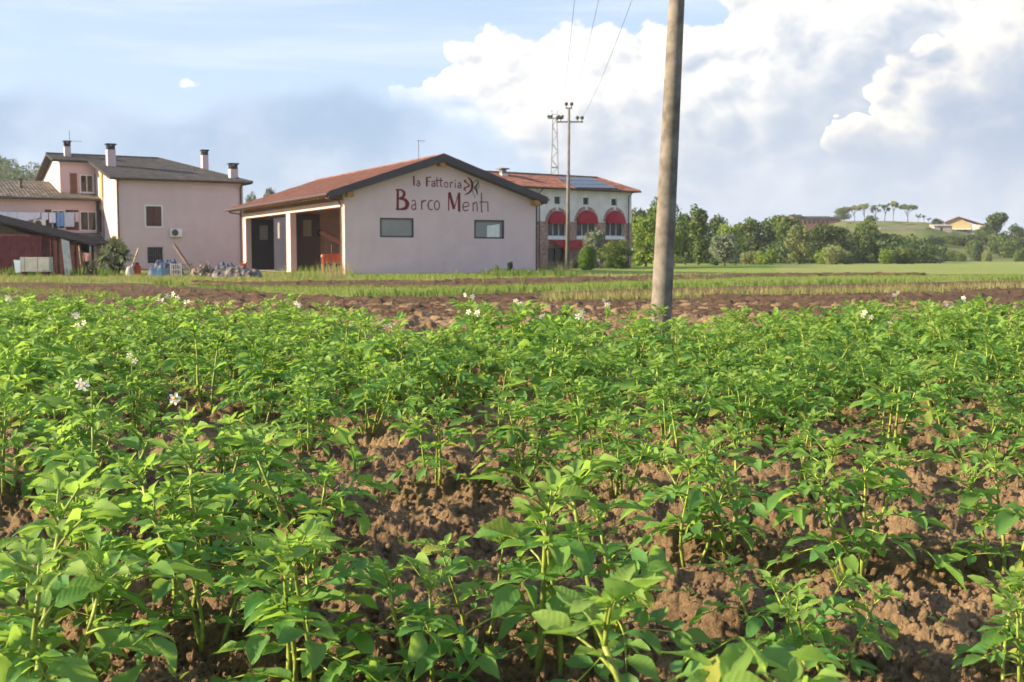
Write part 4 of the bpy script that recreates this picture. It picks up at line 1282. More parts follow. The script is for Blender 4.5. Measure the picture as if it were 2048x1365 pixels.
def build_red_shed():
    o = at(0, 550, 66.0); o = Vector((at(-130, 550, 66).x, 66.0, 0))
    t = thing('red_shed', 'low maroon sheet-metal shed with a sloping dark roof beside the low wing', 'shed', o)
    X = lambda px: at(px, 520, 66).x - o.x
    Z = lambda px, py: at(px, py, 66).z
    xl, x1, x2, x3 = 0.0, X(88), X(118), X(162)
    # corrugated sheets
    mb = MB(); n = 0
    x = xl; zt = Z(40, 472)
    base_w = .9
    while x < x1 - .05:
        w = min(base_w, x1 - x)
        sh = MB(); k = int(w / .09) + 1
        for i in range(k):
            xa, xb = x + w * i / k, x + w * (i + 1) / k
            xm = (xa + xb) / 2
            sh.quad((xa, 0, .05), (xm, -.045, .05), (xm, -.045, zt), (xa, 0, zt)); sh.quad((xm, -.045, .05), (xb, 0, .05), (xb, 0, zt), (xm, -.045, zt))
        sh.build('wall_sheet', M_shedred, t); x += w
    rz = lambda x: Z(0, 442) + (Z(195, 490) - Z(0, 442)) * (x - X(0)) / (X(195) - X(0))
    MB().hexa([(x1 + .01, .02, 0), (x3, .02, 0), (x3, .1, 0), (x1 + .01, .1, 0)], [(x1 + .01, .02, rz(x1) - .14), (x3, .02, rz(x3) - .14), (x3, .1, rz(x3) - .14), (x1 + .01, .1, rz(x1) - .14)]).build('side_board', M_sheddark, t)
    for k, q in enumerate(np.linspace(x1 + .1, x3 - .05, 7)):
        MB().box(q - .012, q + .012, -.002, .018, .02, rz(q) - .17).build('batten', M_sheddark, t)
    xe = X(195)
    MB().hexa([(xl - .3, -.35, rz(xl - .3) - .10), (xe, -.35, rz(xe) - .10), (xe, 2.2, rz(xe) + .12), (xl - .3, 2.2, rz(xl - .3) + .12)], [(xl - .3, -.35, rz(xl - .3)), (xe, -.35, rz(xe)), (xe, 2.2, rz(xe) + .22), (xl - .3, 2.2, rz(xl - .3) + .22)]).build('roof', M_blackroof, t)
    MB().beam((xl, .1, zt + .05), (x1, .1, zt + .05), .1, .12).build('top_rail', M_sheddark, t)
    for q in (xl + .1, (xl + x1) / 2, x1 - .1): MB().box(q - .06, q + .06, .05, .17, zt + .12, rz(q) - .13).build('post', M_sheddark, t)
    MB().box(xe - .35, xe - .25, -.3, -.2, 0, rz(xe - .3) - .13).build('post', M_steel, t)
    MB().hexa([(xl, 2.0, 0), (x3, 2.0, 0), (x3, 2.1, 0), (xl, 2.1, 0)], [(xl, 2.0, rz(xl) - .02), (x3, 2.0, rz(x3) - .02), (x3, 2.1, rz(x3) - .02), (xl, 2.1, rz(xl) - .02)]).build('rear_wall', M_inshade, t)  # shade of the gap under the roof is put into this wall's colour
    # things leaning on it
    def lean(name, lab, cat, pts, th, m, D=65.6):
        ps = [at(a, b_, D) for a, b_ in pts]
        q = MB().hexa([p for p in ps], [p + Vector((0, th, 0)) for p in ps]).build(name, m)
        return tag(q, lab, cat)
    lean('metal_sheet', 'tall blue-grey metal sheet leaning against the maroon shed', 'sheet', [(130, 551), (145, 550.5), (138, 483), (122, 478)], .03, M_bluegrey, 65.3)
    p = [at(164, 549, 64.6), at(158, 492, 65.2)]
    tag(MB().tube(p, .035, 6).build('leaning_pole', M_woodpale), 'thin pale pole leaning at the corner of the maroon shed', 'pole')
    lean('pink_board', 'small faded pink board propped on dark junk beside the maroon shed', 'board', [(165, 523), (178, 522.5), (179, 507), (166, 506)], .03, M_pinksign, 64.4)
    # white cabinet on trestles
    c = Vector((at(70, 540, 62.5).x, 62.5, 0))
    t = thing('white_cabinet', 'long off-white metal cabinet raised on short legs before the maroon shed', 'cabinet', c, .05)
    w, h, d = .80, .82, .55
    z0 = .26
    MB().box(-w, w, 0, d, z0, z0 + h).build('body', M_offwhite, t)
    for a, b_ in ((-.78, -.56), (-.52, .14), (.19, .78)):
        MB().box(a, b_, -.03, -.002, z0 + .03, z0 + h - .03).build('door_panel', M_offwhite, t)
    for q in (-.65, .6):
        for y in (.08, d - .1): MB().box(q - .05, q + .05, y - .05, y + .05, -.05, z0 - .002).build('leg', M_brown, t)
    lean('enamel_panel', 'tilted pale blue-white panel leaning at the end of the off-white cabinet', 'panel', [(31, 546), (40, 545), (41, 521), (27, 520)], .04, M_cloth2, 62.2)


build_red_shed()


def build_laundry():
    y = WV - .45
    z = HB.front(60, 425.5, y)[1]
    ua, ub = HB.front(-60, 424, y)[0], HB.front(158, 421, y)[0]
    t = thing('clothesline', 'thin clothesline strung along the low wing of the farmhouse', 'clothesline', HB.o, HB.rz)
    zz = lambda u: z + .1 * ((u - (ua + ub) / 2) / (ub - ua) * 2) ** 2
    MB().tube([(ua + (ub - ua) * k / 20, y, zz(ua + (ub - ua) * k / 20)) for k in range(21)], .012, 5).build('line', M_white, t)
    for u in (ua, ub): MB().beam((u, y - .05, zz(u)), (u, WV - .001, zz(u)), .04, .04).build('bracket', M_steel, t)
    items = [(-8, 16, 446, M_clothw, 'white patterned cloth at the end of the clothesline by the picture edge'), (17, 33, 447, M_clothw, 'narrow white patterned cloth next to the wide lavender sheet on the line'), (34, 80, 447, M_clothw, 'wide lavender-white sheet hanging slantwise on the clothesline'),
             (83, 96, 440, M_clothw, 'short white cloth hanging right of the wide lavender sheet'), (98, 111, 446, M_clothw, 'small white cloth hanging before the shuttered window'), (113, 128, 453, M_cloth3, 'sky blue towel hanging on the clothesline'), (129, 149, 454, M_cloth2, 'large pale blue-grey towel hanging on the clothesline'), (150, 158, 444, M_cloth4, 'pale pink cloth at the inner end of the clothesline')]
    for i, (pa, pb, pyb, m, lab) in enumerate(items):
        a, b_ = HB.front(pa, 430, y)[0], HB.front(pb, 430, y)[0]
        zb = HB.front((pa + pb) / 2, pyb, y)[1]
        nx, nz = 10, 6; mb = MB()
        r = random.Random(i)
        slant = -.35 if i == 2 else r.uniform(-.05, .05)
        for j in range(nz + 1):
            for k in range(nx + 1):
                f, g = k / nx, j / nz
                u = a + (b_ - a) * f - (.25 * g * (b_ - a) * .15 if i in (5, 6) else 0)
                zt = zz(u) + .01; dep = (zt - zb) * (1 - (0.55 * f if i == 2 else 0))
                mb.v.append((u, y + .035 * math.sin(f * 9 + i) * g, zt - dep * g))
        for j in range(nz):
            for k in range(nx):
                q = j * (nx + 1) + k; mb.f.append((q, q + 1, q + nx + 2, q + nx + 1))
        o = mb.build('hanging_cloth', m)
        o.location = HB.o; o.rotation_euler = (0, 0, HB.rz)
        sm = o.modifiers.new('thickness', 'SOLIDIFY'); sm.thickness = .008
        tag(o, lab, 'laundry', 'laundry on the clothesline')


build_laundry()


def lumps(mb, c, rx, ry, h, n, seed, smin, smax):
    r = random.Random(seed)
    for _ in range(n):
        a, q = r.uniform(0, 6.28), math.sqrt(r.random())
        x, y = c[0] + rx * q * math.cos(a), c[1] + ry * q * math.sin(a)
        z = c[2] + h * (1 - q * q) * r.uniform(.1, 1)
        s = r.uniform(smin, smax)
        p = [Vector((r.uniform(-1, 1), r.uniform(-1, 1), r.uniform(-1, 1))) * s * .35 for _ in range(8)]
        cor = [Vector((sx, sy, sz)) * s * .5 for sz in (-1, 1) for sx, sy in ((-1, -1), (1, -1), (1, 1), (-1, 1))]
        v = [Vector((x, y, max(z, s * .3))) + cor[i] + p[i] for i in range(8)]
        mb.hexa(v[:4], v[4:])
    return mb


def mound(name, lab, cat, px, py, w, d, h, m, seed, rough=.25):
    c = yard(px, py); c.z = -.03
    nx, ny = 40, 24; mb = MB()
    xs, ys = np.linspace(-1, 1, nx), np.linspace(-1, 1, ny)
    X, Y = np.meshgrid(xs, ys)
    rr = np.abs(X + .35 * (fbm(X * 2, Y * 2, seed + 3, 2) - .5)) ** 2.4 + np.abs(Y) ** 2.4
    prof = np.clip(1.1 - rr, 0, 1) ** .4 * np.clip((1 - np.maximum(np.abs(X), np.abs(Y))) * 8, 0, 1)
    Z = prof * h * (1 - rough + 1.5 * rough * fbm(X * 2.6 + seed, Y * 2.6, seed, 2) - rough * np.abs(2 * fbm(X * 5 + seed, Y * 4, seed + 9, 3) - 1))
    for j in range(ny):
        for i in range(nx): mb.v.append((X[j, i] * w / 2, Y[j, i] * d / 2, Z[j, i]))
    mb.f += [tuple(q) for q in grid_faces(nx, ny)]
    o = mb.build(name, m, None, True); o.location = c
    return tag(o, lab, cat)


def build_clutter():
    r = random.Random(3)
    # yucca clump by the corner of the house
    c = Vector((at(233, 545, 66).x, 66, -.05))
    t = thing('yucca_bush', 'big spiky grey-green yucca bush at the corner of the old farmhouse', 'shrub', c)
    t.scale = (1.2, 1.2, 1.2)
    MB().tube([(0, 0, 0), (.05, 0, .6), (-.05, .05, 1.1)], [.16, .13, .08], 8).tube([(0, 0, .2), (.4, -.1, .7), (.55, -.15, 1.0)], [.1, .08, .06], 7).tube([(0, 0, .2), (-.4, -.1, .6), (-.5, -.12, .85)], [.1, .08, .06], 7).build('trunk', M_bark, t)
    for hx, hy, hz, L in ((0, -.1, 1.25, 1.0), (.45, -.2, 1.0, .9), (-.45, -.2, .9, .9), (.1, -.4, .55, .85), (-.1, .1, 1.5, .8)):
        mb = MB()
        for k in range(90):
            az = r.uniform(0, 6.28); el = math.asin(r.uniform(-.45, 1)); l = L * r.uniform(.75, 1.1)
            d = Vector((math.cos(az) * math.cos(el), math.sin(az) * math.cos(el), math.sin(el)))
            sd = d.cross(Vector((0, 0, 1))); sd = sd.normalized() if sd.length > .1 else Vector((1, 0, 0))
            o = Vector((hx, hy, hz)); p1 = o + d * l * .5; p2 = o + d * l - Vector((0, 0, l * .18))
            w = .05
            mb.v += [tuple(o - sd * w * .7), tuple(o + sd * w * .7), tuple(p1 + sd * w), tuple(p1 - sd * w), tuple(p2)]
            i = len(mb.v) - 5; mb.f += [(i, i + 1, i + 2, i + 3), (i + 3, i + 2, i + 4)]
        mb.build('leaf_rosette', M_yucca, t)
    def stick(name, lab, cat, a, b_, w, m, D=68.0):
        p, q = at(*a, D), at(*b_, D + .8)
        tag(MB().beam(p, q, w, w).build(name, m), lab, cat)
    stick('yellow_cane', 'broad pale yellow cane leaning left of the spiky yucca bush', 'cane', (196, 547), (213, 482), .13, M_woodpale, 67.5)
    stick('leaning_plank', 'short pale plank leaning on the pink wall left of the barred window', 'plank', (262, 540), (277, 497), .10, M_woodpale, 88)
    stick('leaning_beam', 'dark brown beam leaning on the pink wall right of the barred window', 'beam', (379, 536), (348, 490), .17, M_brown, 86)
    # white sack
    mound('white_sack', 'small white sack beside the yucca bush', 'sack', 259, 536, .42, .4, .62, M_offwhite, 5, .12)
    # red gas bottle
    c = yard(275, 545, 66); c.z = -.03
    t = thing('gas_bottle', 'rusty red gas bottle standing between the white sack and the blue tarpaulin', 'gas bottle', c)
    MB().lathe([(.0, 0), (.19, .0), (.20, .06), (.20, .52), (.15, .64), (.06, .68), (.0, .68)], n=14).build('cylinder', M_redcan, t, True)
    MB().lathe([(.11, .66), (.11, .80), (.095, .80), (.095, .66)], n=10).build('collar', M_brown, t)
    # tarpaulin over a heap, table like
    mound('tarpaulin_heap', 'blue-grey tarpaulin draped over a low heap under the barred window', 'tarpaulin', 333, 548, 2.0, 1.2, .95, M_tarp, 9, .55)
    # blue crate
    c = yard(315, 550, 62.4); c.z = -.03
    t = thing('blue_crate', 'light blue plastic crate standing in the grass before the blue-grey tarpaulin', 'crate', c, .1)
    w, h, d = .28, .48, .26
    MB().box(-w, w, -d, d, 0, .03).build('base', M_bluebox, t)
    for a in ((-w, -d, 1, 0, 2 * w), (-w, d - .03, 1, 0, 2 * w), (-w, -d + .03, 0, 1, 2 * d - .06), (w - .03, -d + .03, 0, 1, 2 * d - .06)):
        dx = Vector((a[2], a[3], 0)); nn = Vector((a[3], a[2], 0))
        L = a[4]; MB().plate((a[0], a[1], .031), dx, nn, L, h, .03, [(L * .3, L * .7, h * .72, h * .88)]).build('side', M_bluebox, t)
    # wire cage / pallet frames
    for i, (pa, D, lab) in enumerate(((352, 63.2, 'pale slatted pallet standing at the end of the blue-grey tarpaulin'), (373, 63.6, 'grey slatted pallet beside the rubble heap'))):
        c = Vector((at(pa, 540, D).x, D, -.03))
        t = thing('slatted_pallet', lab, 'pallet', c, .15 * (i - .5))
        m = M_steel if i else M_offwhite
        for s in (-.3, .3): MB().box(s - .025, s + .025, -.025, .025, 0, .78).build('upright', m, t)
        for k in range(3): MB().box(-.27, .27, -.018, .018, .12 + k * .28, .16 + k * .28).build('rail', m, t)
        for k in range(4): MB().box(-.21 + k * .13, -.18 + k * .13, -.03, -.019, .03, .75).build('slat', m, t)
    # rubble and branches
    c = yard(412, 552, 63.5)
    mb = lumps(MB(), (c.x, c.y, 0), 1.0, .6, .65, 110, 4, .07, .24)
    for k in range(34):
        p = Vector((c.x + r.uniform(-1, 1), c.y + r.uniform(-.4, .4), r.uniform(.1, .5)))
        mb.tube([p, p + Vector((r.uniform(-.7, .7), r.uniform(-.3, .3), r.uniform(-.1, .65)))], .012, 4)
    tag(mb.build('rubble_heap', M_rubble), 'loose heap of rubble and broken branches between grey pallet and blue plastic', 'rubble', kind='stuff')
    mound('blue_tarp', 'dark blue plastic sheet bunched up near the end of the farm shed', 'tarpaulin', 456, 547, 1.5, 1.0, .8, M_tarp, 14, .6)
    c = Vector((at(475, 556, 58.5).x, 58.5, -.03))
    o = mound('covered_mound', 'low grey mound half covered in plastic sheeting before the open doors', 'mound', 475, 556, 2.7, 1.3, .62, M_tarpgrey, 23, .65); o.location = c
    mb = lumps(MB(), (c.x + .45, c.y - .3, 0), .8, .5, .34, 60, 8, .06, .18)
    tag(mb.build('stone_heap', M_rubble), 'small brown stones spilled over the grey covered mound', 'stones', kind='stuff')
    # red canister
    c = Vector((at(486, 537, 70).x, 70, -.03))
    t = thing('red_canister', 'bright red fuel canister beside the far column of the farm shed', 'canister', c, .3)
    MB().hexa([(-.2, -.12, 0), (.2, -.12, 0), (.2, .12, 0), (-.2, .12, 0)], [(-.2, -.12, .62), (.2, -.12, .62), (.2, .12, .62), (-.2, .12, .62)]).hexa([(-.2, -.12, .621), (.2, -.12, .621), (.2, .12, .621), (-.2, .12, .621)], [(-.12, -.06, .72), (.14, -.06, .72), (.14, .06, .72), (-.12, .06, .72)]).build('body', M_redcan, t)
    MB().tube([(-.05, 0, .70), (-.05, 0, .82), (.1, 0, .82), (.1, 0, .71)], .025, 6).build('handle', M_redcan, t)
    MB().tube([(.16, 0, .66), (.22, 0, .80)], .035, 8).build('spout', M_redcan, t)
    # dark scrap by the maroon shed
    c = yard(180, 550, 63.8)
    mb = lumps(MB(), (c.x, c.y, 0), .75, .4, .55, 60, 12, .08, .25)
    for k in range(16):
        p = Vector((c.x + r.uniform(-.7, .7), c.y + r.uniform(-.3, .3), 0)); mb.tube([p, p + Vector((r.uniform(-.3, .3), 0, r.uniform(.6, 1.5)))], .02, 4)
    tag(mb.build('scrap_heap', M_brown), 'dark scrap and sticks heaped between the maroon shed and the yucca', 'scrap', kind='stuff')
    # black planter pots by the villa? dark small conifer by the gable
    # tractor inside the first bay
    p = G.w(0.75, 3.0, 0.03)
    t = thing('tractor', 'small orange tractor parked nose-out in the open bay of the farm shed', 'tractor', p, G.rz + math.radians(168))
    # local x = forward
    MB().hexa([(-.25, -.30, .62), (1.15, -.27, .66), (1.15, .27, .66), (-.25, .30, .62)], [(-.25, -.28, 1.30), (1.15, -.24, 1.24), (1.15, .24, 1.24), (-.25, .28, 1.30)]).build('hood', M_orange, t)
    g = MB().hexa([(1.152, -.27, .40), (1.26, -.25, .40), (1.26, .25, .40), (1.152, .27, .40)], [(1.152, -.25, 1.25), (1.22, -.23, 1.22), (1.22, .23, 1.22), (1.152, .25, 1.25)]).build('nose', M_orange, t)
    MB().plate((1.262, -.18, .62), (0, 1, 0), (-1, 0, 0), .36, .42, .02).build('grille', M_anthra, g)
    for s in (-.17, .17): MB().tube([(1.24, s, 1.12), (1.275, s, 1.12)], .07, 12).build('headlight', M_white, g)
    MB().box(-1.05, 1.0, -.16, .16, .42, .60).build('chassis', M_anthra, t)
    def wheel(x, y, R, w):
        o = bpy.data.objects.new('wheel', None); C.objects.link(o); o.parent = t; o.location = (x, y, R)
        prof = [(R * .62, -w / 2), (R * .94, -w / 2), (R, -w * .3), (R, w * .3), (R * .94, w / 2), (R * .62, w / 2)]
        mb = MB().lathe(prof, n=22); mb.v = [(a, c_, b_) for a, b_, c_ in mb.v]; mb.build('tyre', M_tyre, o, False)
        mb = MB().lathe([(.0, -w * .3), (R * .61, -w * .4), (R * .61, w * .4), (.0, w * .3)], n=16); mb.v = [(a, c_, b_) for a, b_, c_ in mb.v]; mb.build('rim', M_orange, o)
    for s in (-1, 1):
        wheel(.85, s * .45, .33, .22); wheel(-.75, s * .55, .56, .32)
        mb = MB(); n = 8
        for k in range(n):
            t0, t1 = math.pi * (.1 + .75 * k / n), math.pi * (.1 + .75 * (k + 1) / n)
            P = lambda th, rr, y: (-.75 + math.cos(th) * rr, y, .56 + math.sin(th) * rr)
            mb.hexa([P(t0, .64, s * .55 - .2), P(t1, .64, s * .55 - .2), P(t1, .64, s * .55 + .2), P(t0, .64, s * .55 + .2)], [P(t0, .68, s * .55 - .2), P(t1, .68, s * .55 - .2), P(t1, .68, s * .55 + .2), P(t0, .68, s * .55 + .2)])
        mb.build('fender', M_orange, t)
    MB().box(-1.0, -.55, -.24, .24, .98, 1.06).box(-1.08, -1.0, -.24, .24, 1.0, 1.4).build('seat', M_anthra, t)
    mb = MB().tube([(-.2, 0, 1.2), (-.42, 0, 1.52)], .025, 6)
    mb.tube([(-.42 + .09 * math.cos(a / 16 * 6.2832) * .8, .19 * math.sin(a / 16 * 6.2832), 1.53 + .12 * math.cos(a / 16 * 6.2832)) for a in range(17)], .018, 5, False); mb.build('steering_wheel', M_anthra, t)
    MB().tube([(.6, .2, 1.28), (.6, .2, 1.85)], .035, 8).build('exhaust_pipe', M_anthra, t)
    # red auger propped inside
    a_, b_ = G.w(1.0, 7.2, 3.35), G.w(4.2, 3.0, 1.5)
    P0 = at(640, 464, 82.0); P1 = at(688, 489, 76.0)
    t = thing('grain_auger', 'dark red grain auger slanting down behind the orange tractor', 'auger', (0, 0, 0))
    d = (P1 - P0).normalized()
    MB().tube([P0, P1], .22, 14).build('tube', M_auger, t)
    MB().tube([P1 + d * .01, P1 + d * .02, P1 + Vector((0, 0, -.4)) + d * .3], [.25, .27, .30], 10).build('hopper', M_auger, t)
    for f in (.25, .8):
        q = P0.lerp(P1, f); MB().beam(q + Vector((0, .1, -.23)), Vector((q.x, q.y + .1, 0.03)), .07, .07).build('leg', M_anthra, t)
    # dark chair-like garden pots by villa
    for px, D, lab in ((1250, 112, 'round dark planter at the corner of the villa terrace'), (1148, 106, 'dark planter beside the clipped bush before the villa')):
        c = Vector((at(px, 535, D).x, D, -.03))
        t = thing('planter', lab, 'planter', c)
        MB().lathe([(.0, 0), (.28, 0), (.42, .55), (.46, .6), (.40, .62), (.0, .5)], n=14).build('pot', M_anthra, t, True)
        lumps(MB(), (0, 0, .5), .35, .35, .45, 60, 3, .06, .14).build('plant', CROWN['dark'], t)


build_clutter()


# ------------------------------------------------------------------ trees
def crown_mesh(name, blobs, n, leaf, seed, hollow=.55, lumpy=.22):
    r = np.random.default_rng(seed)
    bl = np.array(blobs)                         # x, y, z, rx, ry, rz
    vol = bl[:, 3] * bl[:, 4] + bl[:, 3] * bl[:, 5]
    idx = r.choice(len(bl), n, p=vol / vol.sum())
    d = r.normal(size=(n, 3)); d /= np.linalg.norm(d, axis=1)[:, None]
    rad = (hollow + (1.08 - hollow) * r.random(n) ** .5)
    lump = 1 + lumpy * np.sin(d[:, 0] * 7 + idx) * np.sin(d[:, 2] * 8 + idx * 2)
    P = bl[idx, :3] + d * bl[idx, 3:] * (rad * lump)[:, None]
    nrm = d + .75 * r.normal(size=(n, 3)); nrm /= np.linalg.norm(nrm, axis=1)[:, None]
    a = np.cross(nrm, r.normal(size=(n, 3))); a /= np.linalg.norm(a, axis=1)[:, None]
    c = np.cross(nrm, a)
    s = leaf * (.55 + .9 * r.random(n))
    a *= s[:, None]; c *= (s * .62)[:, None]
    Vv = np.stack([P - a, P - c + nrm * s[:, None] * .15, P + a, P + c + nrm * s[:, None] * .15], 1).reshape(-1, 3)
    return np_mesh(name, Vv, np.arange(4 * n).reshape(-1, 4))


def blobset(kind, seed):
    r = random.Random(seed); out = []
    if kind == 'broad':
        for k in range(26):
            a = r.uniform(0, 6.28); z = r.uniform(.12, .90); q = .30 * math.sin(math.pi * min(1, (z + .02) / 1.02)) ** .6 * math.sqrt(r.random()) * 1.25
            s = r.uniform(.10, .19); out.append((q * math.cos(a), q * math.sin(a), z, s, s, s * .85))
    elif kind == 'column':
        for k in range(20):
            z = r.uniform(.12, .93); a = r.uniform(0, 6.28); q = .10 * (1 - .5 * z) * r.random() * 1.4
            s = r.uniform(.055, .10); out.append((q * math.cos(a), q * math.sin(a), z, s, s, s * 1.6))
    elif kind == 'round':
        for k in range(22):
            a = r.uniform(0, 6.28); z = r.uniform(.22, .80); q = .38 * math.sqrt(max(.05, 1 - ((z - .45) / .52) ** 2)) * math.sqrt(r.random())
            s = r.uniform(.14, .24); out.append((q * math.cos(a), q * math.sin(a), z, s, s, s * .85))
    elif kind == 'umbrella':
        for k in range(18):
            a = r.uniform(0, 6.28); q = .42 * math.sqrt(r.random()); z = .80 - .25 * q * q / .18 * .35 + r.uniform(-.03, .05)
            s = r.uniform(.10, .15); out.append((q * math.cos(a), q * math.sin(a), z, s, s, s * .62))
    elif kind == 'sparse':
        for k in range(10):
            a = r.uniform(0, 6.28); q = .30 * math.sqrt(r.random()); z = r.uniform(.5, .92)
            s = r.uniform(.06, .12); out.append((q * math.cos(a), q * math.sin(a), z, s, s, s * .7))
    elif kind == 'bush':
        for k in range(20):
            a = r.uniform(0, 6.28); q = .42 * math.sqrt(r.random()); z = r.uniform(.10, .62) * (1 - q * .7)
            s = r.uniform(.16, .30); out.append((q * math.cos(a), q * math.sin(a), z + .08, s, s, s))
    return out


def trunk_mesh(kind, blobs, seed):
    r = random.Random(seed + 99); mb = MB()
    h = {'broad': .62, 'column': .8, 'round': .45, 'umbrella': .68, 'sparse': .7, 'bush': .25}[kind]
    R = {'broad': .026, 'column': .016, 'round': .03, 'umbrella': .022, 'sparse': .02, 'bush': .02}[kind]
    bend = [(r.uniform(-.02, .02), r.uniform(-.02, .02)) for _ in range(6)]
    pts = [(bend[k][0] * k * .5, bend[k][1] * k * .5, h * k / 5) for k in range(6)]
    mb.tube(pts, [R * (1.25 if k == 0 else 1 - .13 * k) for k in range(6)], 8)
    for b_ in r.sample(blobs, min(7, len(blobs))):
        k = r.randint(2, 4); p = Vector(pts[k]); q = Vector(b_[:3])
        mid = p.lerp(q, .5) + Vector((0, 0, -.02)); mb.tube([p, mid, q], [R * .5, R * .33, R * .15], 5)
    me = bpy.data.meshes.new('trunk'); me.from_pydata(mb.v, [], mb.f); me.materials.append(M_bark); me.update()
    return me


TREE = {}
SPEC = {'broad': (4200, .029, 4), 'column': (2200, .026, 2), 'round': (3200, .036, 3), 'umbrella': (1500, .034, 3), 'sparse': (420, .036, 3), 'bush': (2400, .045, 3)}
for kind, (n, lf, nv) in SPEC.items():
    for k in range(nv):
        bl = blobset(kind, 31 * k + len(kind))
        TREE[kind, k] = (trunk_mesh(kind, bl, k), crown_mesh('crown', bl, n, lf, k * 7 + n))
        TREE[kind, k][1].materials.append(CROWN['mid'])
tree_count = [0]


def tree(kind, hue, px, D, ytop, wpx, label, ybase=None, name='tree', cat='tree', group=None):
    """one tree: crown top at photo row ytop, crown about wpx wide, at distance D"""
    tree_count[0] += 1
    tm, cm = TREE[kind, tree_count[0] % SPEC[kind][2]]
    x = at(px, 500, D).x
    zb = gz(x, D) if ybase is None else at(px, ybase, D).z
    h = (at(px, ytop, D).z - zb) / {'broad': 1.04, 'column': 1.06, 'round': 1.0, 'umbrella': .92, 'sparse': .98, 'bush': .86}[kind]
    wn = {'broad': .80, 'column': .30, 'round': 1.0, 'umbrella': 1.0, 'sparse': .75, 'bush': 1.15}[kind]
    w = wpx * D / F / wn
    t = thing(name, label, cat, (x, D, zb), rng.uniform(0, 6.28), group)
    t.scale = (w, w, h)
    for me, nm in ((tm, 'trunk'), (cm, 'crown')):
        o = bpy.data.objects.new(nm, me); C.objects.link(o); o.parent = t
        if nm == 'crown':
            o.material_slots[0].link = 'OBJECT'; o.material_slots[0].material = CROWN[hue]
    return t


